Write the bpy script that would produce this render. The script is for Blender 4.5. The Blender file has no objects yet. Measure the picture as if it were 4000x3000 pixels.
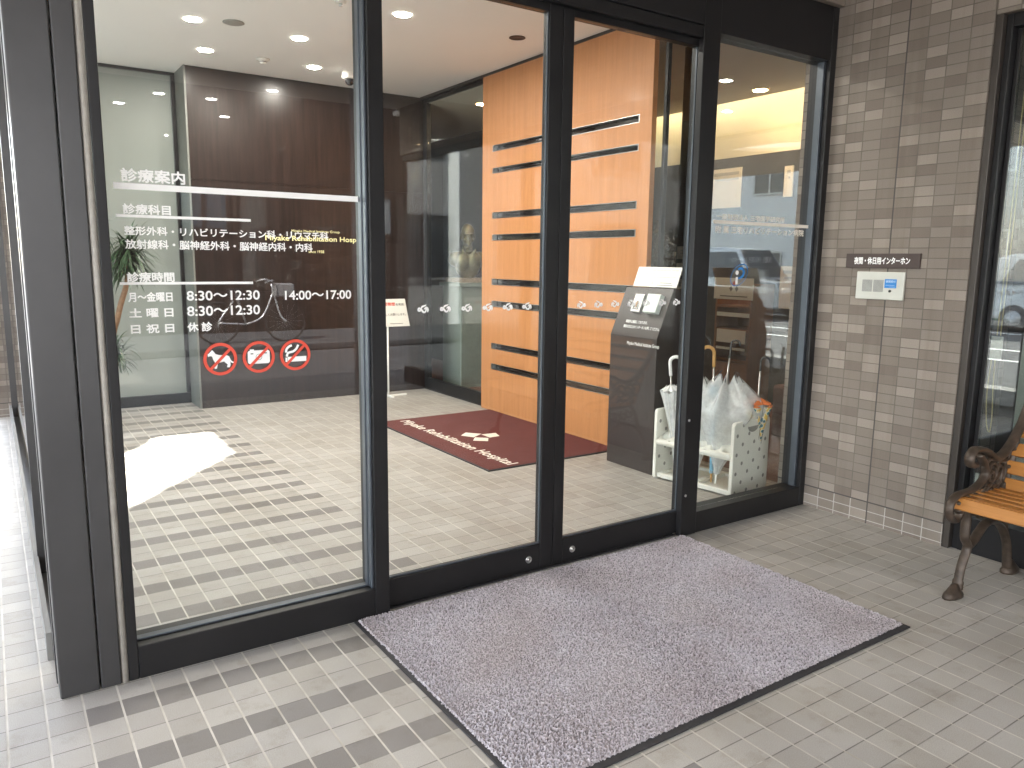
import bpy, bmesh, math, random
from mathutils import Vector, Matrix
random.seed(7)
R = math.radians
sc = bpy.context.scene
COL = sc.collection

# ------------------------------------------------------------------ camera, sky, sun, exposure
cam_d = bpy.data.cameras.new('camera'); cam = bpy.data.objects.new('camera', cam_d); COL.objects.link(cam)
yaw, pitch, roll = -0.5930, -0.1585, 0.0124
fw = Vector((-math.sin(yaw)*math.cos(pitch), math.cos(yaw)*math.cos(pitch), math.sin(pitch)))
rt = Vector((math.cos(yaw), math.sin(yaw), 0)); up = rt.cross(fw)
r2 = math.cos(roll)*rt + math.sin(roll)*up; u2 = -math.sin(roll)*rt + math.cos(roll)*up
cam.matrix_world = Matrix(((r2.x, u2.x, -fw.x, 0), (r2.y, u2.y, -fw.y, -2.6504), (r2.z, u2.z, -fw.z, 1.3850), (0, 0, 0, 1)))
cam_d.sensor_width = 36; cam_d.lens = 36*3023.8/4000; cam_d.clip_start = .05; cam_d.clip_end = 500
sc.camera = cam

SUN_EL = R(48)
SUN_DIR = Vector((.8486*math.cos(SUN_EL), -.529*math.cos(SUN_EL), -math.sin(SUN_EL)))   # the way the light travels
w = bpy.data.worlds.new('World'); sc.world = w; w.use_nodes = True
nt = w.node_tree; bg = nt.nodes['Background']
sky = nt.nodes.new('ShaderNodeTexSky'); sky.sky_type = 'NISHITA'; sky.sun_disc = False
sky.sun_elevation = SUN_EL; sky.sun_rotation = math.atan2(-.8486, .529); sky.air_density = 1.2; sky.dust_density = 1.0
hz = nt.nodes.new('ShaderNodeHueSaturation'); hz.inputs['Saturation'].default_value = .50      # a milky summer sky
nt.links.new(sky.outputs[0], hz.inputs['Color']); nt.links.new(hz.outputs[0], bg.inputs[0]); bg.inputs[1].default_value = .15
sun_d = bpy.data.lights.new('sun', 'SUN'); sun_d.energy = 3.6; sun_d.angle = R(.53); sun_d.color = (1, .95, .88)
sun = bpy.data.objects.new('sun', sun_d); COL.objects.link(sun)
sun.rotation_euler = SUN_DIR.to_track_quat('-Z', 'Y').to_euler(); sun.location = (-12, 7, 14)
vs = sc.view_settings; vs.view_transform = 'Standard'; vs.look = 'None'; vs.gamma = 1; vs.exposure = 3.7
cy = sc.cycles
sc.render.engine = 'CYCLES'
cy.use_denoising = True; cy.max_bounces = 10; cy.diffuse_bounces = 5; cy.glossy_bounces = 5
cy.transparent_max_bounces = 32; cy.transmission_bounces = 4; cy.caustics_reflective = False; cy.caustics_refractive = False
cy.sample_clamp_indirect = 6; cy.blur_glossy = .5

# ------------------------------------------------------------------ materials
def mat_new(name):
    m = bpy.data.materials.new(name); m.use_nodes = True
    return m, m.node_tree, m.node_tree.nodes['Principled BSDF']
def N(t, kind, **kw):
    n = t.nodes.new(kind)
    for k, v in kw.items(): setattr(n, k, v)
    return n
def math_n(t, op, a, b=None, c=None):
    n = N(t, 'ShaderNodeMath', operation=op)
    for i, x in enumerate((a, b, c)):
        if x is None: continue
        if isinstance(x, (int, float)): n.inputs[i].default_value = x
        else: t.links.new(x, n.inputs[i])
    return n.outputs[0]
def mixc(t, f, a, b, blend='MIX'):
    n = N(t, 'ShaderNodeMix', data_type='RGBA', blend_type=blend)
    for i, x in ((0, f), (6, a), (7, b)):
        if isinstance(x, (int, float)): n.inputs[i].default_value = x
        elif isinstance(x, tuple): n.inputs[i].default_value = (*x, 1) if len(x) == 3 else x
        else: t.links.new(x, n.inputs[i])
    return n.outputs[2]
def noise(t, vec, scale, detail=3, rough=.6):
    n = N(t, 'ShaderNodeTexNoise'); n.inputs['Scale'].default_value = scale; n.inputs['Detail'].default_value = detail
    n.inputs['Roughness'].default_value = rough
    if vec is not None: t.links.new(vec, n.inputs['Vector'])
    return n.outputs['Fac']
def coord(t, which='Object'): return N(t, 'ShaderNodeTexCoord').outputs[which]
def ramp(t, fac, stops):
    n = N(t, 'ShaderNodeValToRGB'); cr = n.color_ramp
    while len(cr.elements) < len(stops): cr.elements.new(.5)
    for e, (p, c) in zip(cr.elements, stops): e.position = p; e.color = (*c, 1)
    t.links.new(fac, n.inputs[0]); return n.outputs[0]
def bump(t, bs, h, strength=.3, dist=.002):
    b = N(t, 'ShaderNodeBump'); b.inputs['Strength'].default_value = strength; b.inputs['Distance'].default_value = dist
    t.links.new(h, b.inputs['Height']); t.links.new(b.outputs[0], bs.inputs['Normal'])
def simple(name, col, rough=.5, metal=0, var=.12, vscale=12, bmp=0, bscale=200, coat=0, spec=.5, rvar=.0):
    m, t, bs = mat_new(name); c = coord(t)
    f = noise(t, c, vscale, 5)
    k = ramp(t, f, [(.25, tuple(x*(1-var) for x in col)), (.75, tuple(min(1, x*(1+var)) for x in col))])
    t.links.new(k, bs.inputs['Base Color']); bs.inputs['Roughness'].default_value = rough; bs.inputs['Metallic'].default_value = metal
    bs.inputs['Specular IOR Level'].default_value = spec
    bs.inputs['Coat Weight'].default_value = coat; bs.inputs['Coat Roughness'].default_value = .03
    if rvar:
        rr = N(t, 'ShaderNodeMapRange'); rr.inputs[3].default_value = rough-rvar; rr.inputs[4].default_value = rough+rvar
        t.links.new(noise(t, c, vscale*2.3, 4), rr.inputs[0]); t.links.new(rr.outputs[0], bs.inputs['Roughness'])
    if bmp: bump(t, bs, noise(t, c, bscale, 3), bmp, .001)
    return m

def glass_mat(name, f0=.040, tint=(.97, .985, .975), rough=0.0):
    m, t, bs = mat_new(name); t.nodes.remove(bs)
    out = t.nodes['Material Output']
    lw = N(t, 'ShaderNodeLayerWeight'); lw.inputs[0].default_value = .5
    p5 = math_n(t, 'POWER', lw.outputs['Facing'], 5.0)
    f = math_n(t, 'MULTIPLY_ADD', p5, 1-f0, f0)
    tr = N(t, 'ShaderNodeBsdfTransparent'); tr.inputs[0].default_value = (*tint, 1)
    gl = N(t, 'ShaderNodeBsdfGlossy'); gl.inputs['Roughness'].default_value = rough; gl.inputs['Color'].default_value = (1, 1, 1, 1)
    mx = N(t, 'ShaderNodeMixShader'); t.links.new(f, mx.inputs[0]); t.links.new(tr.outputs[0], mx.inputs[1]); t.links.new(gl.outputs[0], mx.inputs[2])
    t.links.new(mx.outputs[0], out.inputs[0]); return m

def emis(name, col, s):
    m, t, bs = mat_new(name)
    bs.inputs['Base Color'].default_value = (*col, 1); bs.inputs['Emission Color'].default_value = (*col, 1); bs.inputs['Emission Strength'].default_value = s
    return m

def floor_mat():
    m, t, bs = mat_new('floor_tile'); sep = N(t, 'ShaderNodeSeparateXYZ'); c = coord(t); t.links.new(c, sep.inputs[0])
    x, y = sep.outputs[0], sep.outputs[1]
    u = math_n(t, 'MULTIPLY', math_n(t, 'SUBTRACT', x, .0445), 10.0); v = math_n(t, 'MULTIPLY', math_n(t, 'SUBTRACT', y, -.004), 10.0)
    iu, iv = math_n(t, 'FLOOR', u), math_n(t, 'FLOOR', v); fu, fv = math_n(t, 'FRACT', u), math_n(t, 'FRACT', v)
    du = math_n(t, 'SUBTRACT', .5, math_n(t, 'ABSOLUTE', math_n(t, 'SUBTRACT', fu, .5)))
    dv = math_n(t, 'SUBTRACT', .5, math_n(t, 'ABSOLUTE', math_n(t, 'SUBTRACT', fv, .5)))
    cb = N(t, 'ShaderNodeCombineXYZ'); t.links.new(iu, cb.inputs[0]); t.links.new(iv, cb.inputs[1])
    wn = N(t, 'ShaderNodeTexWhiteNoise'); wn.noise_dimensions = '2D'; t.links.new(cb.outputs[0], wn.inputs['Vector'])
    speck = noise(t, c, 420, 2, .7); dirt = noise(t, c, 2.2, 5); fine = noise(t, c, 900, 1)
    light = ramp(t, speck, [(.30, (.28, .264, .244)), (.5, (.385, .366, .344)), (.72, (.465, .447, .42))])
    dark = ramp(t, speck, [(.30, (.145, .135, .13)), (.5, (.195, .183, .177)), (.72, (.235, .222, .213))])
    # dark courses: every third row, between two columns of the floor
    row = math_n(t, 'COMPARE', math_n(t, 'FLOORED_MODULO', iv, 3.0), 1.0, .1)
    inx = math_n(t, 'MULTIPLY', math_n(t, 'GREATER_THAN', iu, .5), math_n(t, 'LESS_THAN', iu, 14.5))
    colr = mixc(t, math_n(t, 'MULTIPLY', row, inx), light, dark)
    colr = mixc(t, .22, colr, ramp(t, wn.outputs[0], [(0, (.55, .53, .5)), (1, (1.35, 1.36, 1.38))]), 'MULTIPLY')
    colr = mixc(t, .55, colr, ramp(t, dirt, [(.3, (.74, .70, .62)), (.65, (1.05, 1.05, 1.05))]), 'MULTIPLY')
    colr = mixc(t, .42, colr, ramp(t, noise(t, c, 7.5, 6, .7), [(.34, (.70, .66, .58)), (.46, (1, 1, 1)), (.70, (1, 1, 1)), (.80, (.86, .83, .80))]), 'MULTIPLY')
    gu = math_n(t, 'LESS_THAN', du, .030); gv = math_n(t, 'LESS_THAN', dv, .019)
    g2 = noise(t, c, 6, 3)
    grout = ramp(t, g2, [(.3, (.36, .33, .28)), (.7, (.60, .57, .52))])
    grout_v = ramp(t, g2, [(.35, (.12, .11, .098)), (.62, (.20, .187, .168)), (.72, (.46, .43, .39))])
    colr = mixc(t, gv, colr, grout_v); colr = mixc(t, gu, colr, grout)
    t.links.new(colr, bs.inputs['Base Color'])
    rg = N(t, 'ShaderNodeMapRange'); rg.inputs[3].default_value = .42; rg.inputs[4].default_value = .66
    t.links.new(dirt, rg.inputs[0]); t.links.new(rg.outputs[0], bs.inputs['Roughness'])
    h = math_n(t, 'MULTIPLY', math_n(t, 'SMOOTH_MIN', math_n(t, 'MULTIPLY', du, 12.0), math_n(t, 'MULTIPLY', dv, 20.0), .2), 1.0)
    h = math_n(t, 'MINIMUM', h, .7)
    h = math_n(t, 'ADD', h, math_n(t, 'MULTIPLY', speck, .55))
    bump(t, bs, h, .35, .0016)
    return m

def wall_tile_mat():
    m, t, bs = mat_new('wall_tile'); c = coord(t); sep = N(t, 'ShaderNodeSeparateXYZ'); t.links.new(c, sep.inputs[0])
    x, y, z = sep.outputs
    s = math_n(t, 'ADD', x, y)          # runs along either wall direction
    u = math_n(t, 'MULTIPLY', math_n(t, 'ADD', math_n(t, 'SUBTRACT', s, 3.846), .088), 10.0); v = math_n(t, 'MULTIPLY', math_n(t, 'SUBTRACT', z, .0195), 20.0)
    iu, iv = math_n(t, 'FLOOR', u), math_n(t, 'FLOOR', v); fu, fv = math_n(t, 'FRACT', u), math_n(t, 'FRACT', v)
    du = math_n(t, 'SUBTRACT', .5, math_n(t, 'ABSOLUTE', math_n(t, 'SUBTRACT', fu, .5)))
    dv = math_n(t, 'SUBTRACT', .5, math_n(t, 'ABSOLUTE', math_n(t, 'SUBTRACT', fv, .5)))
    cb = N(t, 'ShaderNodeCombineXYZ'); t.links.new(iu, cb.inputs[0]); t.links.new(iv, cb.inputs[1])
    wn = N(t, 'ShaderNodeTexWhiteNoise'); wn.noise_dimensions = '2D'; t.links.new(cb.outputs[0], wn.inputs['Vector'])
    n = N(t, 'ShaderNodeValToRGB'); n.color_ramp.interpolation = 'CONSTANT'
    st = [(0, (.170, .139, .117)), (.13, (.190, .158, .133)), (.30, (.205, .173, .146)), (.5, (.217, .186, .159)), (.68, (.226, .195, .166)), (.80, (.285, .246, .211))]
    while len(n.color_ramp.elements) < len(st): n.color_ramp.elements.new(.5)
    for e, (p, k) in zip(n.color_ramp.elements, st): e.position = p; e.color = (*k, 1)
    t.links.new(wn.outputs[0], n.inputs[0])
    sp = noise(t, c, 260, 3, .7)
    colr = mixc(t, .5, n.outputs[0], ramp(t, sp, [(.3, (.72, .72, .72)), (.7, (1.2, 1.2, 1.2))]), 'MULTIPLY')
    colr = mixc(t, .5, colr, ramp(t, noise(t, c, 1.3, 4), [(.3, (.82, .80, .78)), (.7, (1.1, 1.1, 1.1))]), 'MULTIPLY')
    mp = N(t, 'ShaderNodeMapping'); mp.inputs['Scale'].default_value = (14, 14, .7); t.links.new(c, mp.inputs[0])
    colr = mixc(t, .7, colr, ramp(t, noise(t, mp.outputs[0], 1.0, 5), [(.34, (.84, .82, .79)), (.5, (1, 1, 1)), (.68, (1, 1, 1)), (.8, (1.07, 1.06, 1.05))]), 'MULTIPLY')
    g = math_n(t, 'MAXIMUM', math_n(t, 'LESS_THAN', du, .025), math_n(t, 'LESS_THAN', dv, .045))
    low = math_n(t, 'LESS_THAN', z, .118)
    gc = mixc(t, low, ramp(t, noise(t, c, 9, 4), [(.3, (.10, .083, .068)), (.7, (.155, .132, .11))]), (.40, .37, .34))
    # the wide movement joints: one upright, one course above the floor
    j1 = math_n(t, 'LESS_THAN', math_n(t, 'ABSOLUTE', math_n(t, 'SUBTRACT', s, 3.459)), .0036)
    j2 = math_n(t, 'LESS_THAN', math_n(t, 'ABSOLUTE', math_n(t, 'SUBTRACT', z, .1205)), .0036)
    colr = mixc(t, g, colr, gc); colr = mixc(t, math_n(t, 'MAXIMUM', j1, j2), colr, (.062, .055, .05))
    t.links.new(colr, bs.inputs['Base Color']); bs.inputs['Roughness'].default_value = .62
    h = math_n(t, 'MINIMUM', math_n(t, 'MINIMUM', math_n(t, 'MULTIPLY', du, 14.0), math_n(t, 'MULTIPLY', dv, 8.0)), .7)
    bump(t, bs, math_n(t, 'ADD', h, math_n(t, 'MULTIPLY', sp, .5)), .4, .0016)
    return m

def wood_mat(name, c1, c2, axis=2, rough=.35, scale=1.0, coat=.3):
    m, t, bs = mat_new(name); c = coord(t); mp = N(t, 'ShaderNodeMapping')
    s = [26*scale]*3; s[axis] = 1.3*scale; mp.inputs['Scale'].default_value = s; t.links.new(c, mp.inputs[0])
    a = noise(t, mp.outputs[0], 1.0, 6, .65); b = noise(t, mp.outputs[0], 5.0, 3, .7)
    f = math_n(t, 'ADD', math_n(t, 'MULTIPLY', a, .7), math_n(t, 'MULTIPLY', b, .3))
    t.links.new(ramp(t, f, [(.3, c1), (.68, c2)]), bs.inputs['Base Color']); bs.inputs['Roughness'].default_value = rough
    bs.inputs['Coat Weight'].default_value = coat; bs.inputs['Coat Roughness'].default_value = .15
    bump(t, bs, f, .08, .001); return m

M = {}
M['floor'] = floor_mat(); M['tile'] = wall_tile_mat()
M['glass'] = glass_mat('clear_glass'); M['glass_door'] = glass_mat('coated_door_glass', .075, (.95, .965, .96))
M['glass_side'] = glass_mat('reflective_side_glass', .10, (.80, .83, .82))
M['glass_in'] = glass_mat('partition_glass', .012, (.93, .955, .94))
M['frame'] = simple('bronze_metal', (.013, .0125, .0135), .38, .0, .25, 3, .05, 500, spec=.3, rvar=.06)
M['post'] = simple('post_metal', (.055, .054, .056), .34, .35, .2, 2.0, .03, 300, rvar=.05)
M['bead'] = simple('glazing_bead', (.075, .088, .105), .35, .4, .1)
M['seal'] = simple('grey_weather_strip', (.34, .32, .29), .6, 0, .15, 30)
M['white'] = simple('white_vinyl', (.93, .93, .92), .45, 0, .01)
M['cream'] = simple('cream_vinyl', (.88, .83, .74), .45, 0, .03)
M['gold'] = simple('pale_brass_letters', (.80, .76, .42), .45, 0, .05)
M['red'] = simple('red_vinyl', (.74, .085, .05), .45, 0, .04)
M['ceil'] = simple('painted_ceiling', (.91, .905, .89), .85, 0, .015, 3)
M['lobceil'] = simple('lobby_ceiling_paint', (.80, .75, .68), .85, 0, .02, 3)
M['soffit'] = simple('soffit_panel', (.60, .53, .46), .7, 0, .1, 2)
def dark_panel():
    m, t, bs = mat_new('dark_wood_panel'); c = coord(t); mp = N(t, 'ShaderNodeMapping'); mp.inputs['Scale'].default_value = (22, 22, 1.2); t.links.new(c, mp.inputs[0])
    f = noise(t, mp.outputs[0], 1.5, 6, .65)
    t.links.new(ramp(t, f, [(.3, (.010, .0055, .0044)), (.7, (.026, .0145, .0112))]), bs.inputs['Base Color'])
    bs.inputs['Roughness'].default_value = .30; bs.inputs['Coat Weight'].default_value = .4; bs.inputs['Coat Roughness'].default_value = .018; bs.inputs['Specular IOR Level'].default_value = .3
    return m
M['dark'] = dark_panel()
M['orange'] = wood_mat('orange_veneer', (.45, .195, .074), (.575, .258, .102), 2, .50, 1.0, .05)
M['kiosk'] = simple('dark_brown_steel', (.040, .030, .028), .42, 0, .12, 4, .02, 300)
M['chrome'] = simple('brushed_steel', (.55, .55, .55), .28, 1, .1)
M['black'] = simple('black_plastic', (.012, .012, .013), .4, 0, .2)
M['rubber'] = simple('black_rubber', (.022, .021, .024), .7, 0, .25, 40)
M['putty'] = simple('putty_plastic', (.78, .77, .71), .5, 0, .05, 6)
M['puttyd'] = simple('dimple_shade', (.27, .265, .245), .55, 0, .05)
M['paper'] = simple('paper_board', (.82, .81, .77), .6, 0, .03)
M['panelgrey'] = simple('intercom_faceplate', (.56, .56, .51), .38, .25, .05)
M['signbrown'] = simple('brown_sign_plate', (.055, .036, .031), .45, 0, .1)
M['blue'] = simple('blue_label', (.03, .22, .60), .4, 0, .05)
M['ink'] = simple('grey_ink', (.20, .20, .20), .6, 0, .1)
M['inklight'] = simple('faint_ink', (.52, .52, .50), .6, 0, .1)
M['bronze'] = simple('patinated_bronze', (.15, .125, .070), .36, .6, .5, 9, .1, 60)
M['stone'] = simple('pale_grey_stone', (.22, .245, .23), .4, 0, .12, 25)
M['marble'] = simple('brown_marble', (.36, .27, .22), .3, 0, .5, 40)
M['iron'] = simple('painted_cast_iron', (.058, .041, .030), .48, .3, .45, 30, .35, 90)
M['bench'] = wood_mat('varnished_slat', (.31, .118, .022), (.43, .185, .042), 1, .42, 1.4, .1)
M['asphalt'] = simple('asphalt', (.052, .053, .056), .85, 0, .25, 3, .4, 150)
M['side'] = simple('pavement_concrete', (.19, .187, .18), .8, 0, .12, 4, .2, 120)
M['line'] = simple('road_paint', (.72, .72, .70), .7, 0, .08)
M['leaf'] = simple('leaf_green', (.045, .10, .03), .5, 0, .5, 30)
M['palm'] = simple('dracaena_leaf', (.030, .062, .028), .4, 0, .45, 30)
M['bark'] = simple('dracaena_stem', (.22, .125, .07), .7, 0, .3, 40)
M['bark2'] = simple('tree_bark', (.09, .07, .055), .85, 0, .3, 20)
M['curtain'] = simple('grey_curtain', (.52, .52, .48), .85, 0, .06)
M['cord'] = simple('yellow_cord', (.62, .50, .24), .8, 0, .1)
def mat_maroon():
    m, t, bs = mat_new('maroon_pile'); c = coord(t)
    f = noise(t, c, 700, 2, .8); g = noise(t, c, 5, 4)
    k = ramp(t, f, [(.3, (.085, .024, .024)), (.7, (.18, .062, .056))])
    k = mixc(t, .4, k, ramp(t, g, [(.3, (.8, .75, .75)), (.7, (1.15, 1.15, 1.15))]), 'MULTIPLY')
    bs.inputs['Specular IOR Level'].default_value = .1; t.links.new(k, bs.inputs['Base Color']); bs.inputs['Roughness'].default_value = .95; bump(t, bs, f, .7, .003); return m
M['maroon'] = mat_maroon()
def mat_pile():
    m, t, bs = mat_new('lilac_pile'); a = N(t, 'ShaderNodeAttribute'); a.attribute_name = 'tuft'
    c = coord(t)
    k = ramp(t, a.outputs['Fac'], [(0, (.15, .138, .142)), (.35, (.28, .258, .270)), (.75, (.41, .380, .398)), (1, (.54, .505, .52))])
    k = mixc(t, .6, k, ramp(t, noise(t, c, 2.3, 3), [(.35, (.86, .80, .78)), (.65, (1.06, 1.06, 1.08))]), 'MULTIPLY')
    t.links.new(k, bs.inputs['Base Color']); bs.inputs['Roughness'].default_value = .9; bs.inputs['Specular IOR Level'].default_value = .2
    return m
M['pile'] = mat_pile()
def frosted():
    m, t, bs = mat_new('frosted_glass')
    bs.inputs['Base Color'].default_value = (.30, .335, .305, 1); bs.inputs['Roughness'].default_value = .5
    bs.inputs['Coat Weight'].default_value = 1; bs.inputs['Coat Roughness'].default_value = .004; bs.inputs['Coat IOR'].default_value = 1.5
    c = coord(t); k = ramp(t, noise(t, c, .8, 2), [(.3, (.215, .235, .215)), (.7, (.255, .275, .255))]); t.links.new(k, bs.inputs['Base Color'])
    return m
M['frost'] = frosted()
def vinyl_clear(name, f, col):
    m, t, bs = mat_new(name); out = t.nodes['Material Output']
    c = coord(t); bs.inputs['Base Color'].default_value = (*col, 1); bs.inputs['Roughness'].default_value = .22
    tr = N(t, 'ShaderNodeBsdfTransparent'); mx = N(t, 'ShaderNodeMixShader')
    fr = N(t, 'ShaderNodeMapRange'); fr.inputs[3].default_value = f-.2; fr.inputs[4].default_value = f+.2; t.links.new(noise(t, c, 35, 4), fr.inputs[0])
    t.links.new(fr.outputs[0], mx.inputs[0]); t.links.new(tr.outputs[0], mx.inputs[1]); t.links.new(bs.outputs[0], mx.inputs[2]); t.links.new(mx.outputs[0], out.inputs[0])
    return m
M['clear'] = vinyl_clear('clear_vinyl', .55, (.84, .86, .87))
M['milky'] = vinyl_clear('milky_vinyl', .74, (.88, .89, .90))
M['skyblue'] = simple('light_blue_nylon', (.22, .48, .66), .5, 0, .2, 40)
def orange_print():
    m, t, bs = mat_new('orange_print_nylon'); c = coord(t); sep = N(t, 'ShaderNodeSeparateXYZ'); t.links.new(c, sep.inputs[0])
    v = N(t, 'ShaderNodeTexVoronoi'); v.inputs['Scale'].default_value = 34; t.links.new(c, v.inputs['Vector'])
    pat = ramp(t, v.outputs['Distance'], [(.30, (.02, .13, .17)), (.42, (.75, .70, .55)), (.6, (.70, .45, .08))])
    f = math_n(t, 'LESS_THAN', sep.outputs[2], .525)
    t.links.new(mixc(t, f, (.80, .20, .045), pat), bs.inputs['Base Color']); bs.inputs['Roughness'].default_value = .6; return m
M['orangeprint'] = orange_print()
M['cane'] = simple('cane_handle', (.50, .27, .08), .35, 0, .15, 30)
M['lamp'] = emis('downlight_lens', (1.0, .93, .84), 74)
M['lamp2'] = emis('lobby_downlight_lens', (1.0, .66, .36), 26)
M['cove'] = emis('cove_tube', (1.0, .84, .58), 1.5)
M['cove_wall'] = simple('cream_wall_paint', (.72, .66, .52), .8, 0, .03)
M['lobfloor'] = simple('lobby_carpet', (.16, .075, .065), .8, 0, .15, 10)
M['lobdark'] = simple('lobby_dark_panel', (.040, .034, .030), .4, 0, .2, 3)
M['cabinet'] = wood_mat('lobby_cabinet_wood', (.20, .085, .03), (.30, .135, .05), 2, .4)
M['bwall'] = simple('white_tile_facade', (.84, .84, .83), .7, 0, .05, 1.2)
M['bwall3'] = simple('dark_brown_facade', (.016, .011, .009), .7, 0, .2, 1.5, spec=.2)
M['bwall4'] = simple('weathered_grey_facade', (.66, .65, .63), .7, 0, .12, 1.5)
M['fascia'] = simple('brown_fascia', (.20, .165, .135), .6, 0, .1, 2)
M['bwall2'] = simple('grey_siding', (.22, .21, .20), .7, 0, .08, 1.5)
M['backing'] = simple('dark_slot_glass', (.030, .020, .016), .05, 0, .3, 2, spec=.9)
M['winglass'] = simple('dark_window_glass', (.05, .065, .08), .06, 0, .2, 1, spec=.8)
M['alu'] = simple('aluminium_frame', (.55, .55, .55), .4, .6, .1)
def stonewall():
    m, t, bs = mat_new('rubble_stone_wall'); c = coord(t)
    v = N(t, 'ShaderNodeTexVoronoi'); v.feature = 'DISTANCE_TO_EDGE'; v.inputs['Scale'].default_value = 4.5; t.links.new(c, v.inputs['Vector'])
    v2 = N(t, 'ShaderNodeTexVoronoi'); v2.inputs['Scale'].default_value = 4.5; t.links.new(c, v2.inputs['Vector'])
    k = mixc(t, .7, (.26, .23, .19), v2.outputs['Color'], 'SOFT_LIGHT'); k = mixc(t, math_n(t, 'LESS_THAN', v.outputs[0], .04), k, (.08, .075, .07))
    t.links.new(k, bs.inputs['Base Color']); bs.inputs['Roughness'].default_value = .9; bump(t, bs, v.outputs[0], .8, .05); return m
M['rubble'] = stonewall()
M['carwhite'] = simple('white_car_paint', (.75, .76, .77), .25, 0, .02, coat=1)
M['carsilver'] = simple('silver_car_paint', (.50, .52, .55), .25, .5, .02, coat=1)
M['tyre'] = simple('tyre_rubber', (.02, .02, .02), .8)
M['lens'] = simple('tail_lens', (.45, .03, .02), .2, 0, .05, coat=1)

# ------------------------------------------------------------------ mesh helpers
class MB:
    def __init__(s): s.v = []; s.f = []; s.sm = []; s.mi = []; s.cur = 0
    def add(s, vs, fs, smooth=False):
        o = len(s.v); s.v += [tuple(p) for p in vs]
        for f in fs: s.f.append([i+o for i in f]); s.sm.append(smooth); s.mi.append(s.cur)
        return s
    def box(s, x0, x1, y0, y1, z0, z1):
        return s.add([(x0,y0,z0),(x1,y0,z0),(x1,y1,z0),(x0,y1,z0),(x0,y0,z1),(x1,y0,z1),(x1,y1,z1),(x0,y1,z1)],
                     [(0,3,2,1),(4,5,6,7),(0,1,5,4),(1,2,6,5),(2,3,7,6),(3,0,4,7)])
    def quad(s, a, b, c, d): return s.add([a, b, c, d], [(0, 1, 2, 3)])
    def tube(s, pts, rad, n=10, flat=None, cap=True):
        pts = [Vector(p) for p in pts]; k = len(pts)
        if not hasattr(rad, '__len__'): rad = [rad]*k
        vs = []; prev = None
        for i, p in enumerate(pts):
            d = (pts[min(i+1, k-1)]-pts[max(i-1, 0)]).normalized()
            if prev is None:
                a = Vector((0, 0, 1)) if abs(d.z) < .9 else Vector((1, 0, 0)); n1 = d.cross(a).normalized()
            else: n1 = (prev - d*prev.dot(d)).normalized()
            prev = n1; n2 = d.cross(n1)
            for j in range(n):
                t = 2*math.pi*j/n; q = n1*math.cos(t)*rad[i]+n2*math.sin(t)*rad[i]
                if flat is not None:
                    ax = Vector(flat[0]); q = q + ax*q.dot(ax)*(flat[1]-1)
                vs.append(p+q)
        fs = [(i*n+j, i*n+(j+1) % n, (i+1)*n+(j+1) % n, (i+1)*n+j) for i in range(k-1) for j in range(n)]
        if cap: fs += [tuple(range(n))[::-1], tuple((k-1)*n+j for j in range(n))]
        return s.add(vs, fs, True)
    def lathe(s, prof, c=(0, 0, 0), n=24, smooth=True, cap=True):
        vs = []; k = len(prof)
        for r, z in prof:
            for j in range(n):
                t = 2*math.pi*j/n; vs.append((c[0]+r*math.cos(t), c[1]+r*math.sin(t), c[2]+z))
        fs = [(i*n+j, i*n+(j+1) % n, (i+1)*n+(j+1) % n, (i+1)*n+j) for i in range(k-1) for j in range(n)]
        if cap: fs += [tuple(range(n))[::-1], tuple((k-1)*n+j for j in range(n))]
        return s.add(vs, fs, smooth)
    def prism(s, poly, o, u, v, w, t):
        """poly in (u,v) at origin o; extruded t along w"""
        o, u, v, w = Vector(o), Vector(u), Vector(v), Vector(w); n = len(poly)
        a = [o+u*p[0]+v*p[1] for p in poly]; b = [p+w*t for p in a]
        return s.add(a+b, [tuple(range(n))[::-1], tuple(range(n, 2*n))]+[(i, (i+1) % n, n+(i+1) % n, n+i) for i in range(n)])
    def build(s, name, mats, parent=None, bevel=0, auto=True, seg=2):
        me = bpy.data.meshes.new(name); me.from_pydata(s.v, [], s.f)
        mats = mats if isinstance(mats, (list, tuple)) else [mats]
        for m in mats: me.materials.append(m)
        me.polygons.foreach_set('use_smooth', s.sm); me.polygons.foreach_set('material_index', s.mi)
        bm = bmesh.new(); bm.from_mesh(me); bmesh.ops.recalc_face_normals(bm, faces=bm.faces); bm.to_mesh(me); bm.free()
        o = bpy.data.objects.new(name, me); COL.objects.link(o)
        if parent is not None:
            o.parent = parent; o.matrix_parent_inverse = Matrix.Translation(-parent.location)
        if bevel:
            b = o.modifiers.new('bevel', 'BEVEL'); b.width = bevel; b.segments = seg; b.limit_method = 'ANGLE'; b.angle_limit = R(40)
        return o
def tag(o, label, cat, group=None):
    o['label'] = label; o['category'] = cat
    if group: o['group'] = group
    return o
def thing(name, label, cat, loc=(0, 0, 0), group=None):
    o = bpy.data.objects.new(name, None); COL.objects.link(o); o.location = loc; o.empty_display_size = .1
    return tag(o, label, cat, group)
def struct(o): o['kind'] = 'structure'; return o
def copy_thing(root, loc, rotz=None, label=None):
    c = root.copy(); COL.objects.link(c); c.location = loc
    if rotz is not None: c.rotation_euler = (0, 0, rotz)
    if label: c['label'] = label
    for ch in root.children:
        d = ch.copy(); COL.objects.link(d); d.parent = c
        for g in ch.children:
            e = g.copy(); COL.objects.link(e); e.parent = d
    return c
def spline(pts, n=6):
    P = [Vector(p) for p in pts]; out = []
    for i in range(len(P)-1):
        p0, p1, p2, p3 = P[max(i-1, 0)], P[i], P[i+1], P[min(i+2, len(P)-1)]
        for k in range(n):
            t = k/n; out.append(.5*((2*p1)+(p2-p0)*t+(2*p0-5*p1+4*p2-p3)*t*t+(3*p1-p0-3*p2+p3)*t**3))
    return out+[P[-1]]
_txt = {}
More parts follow.
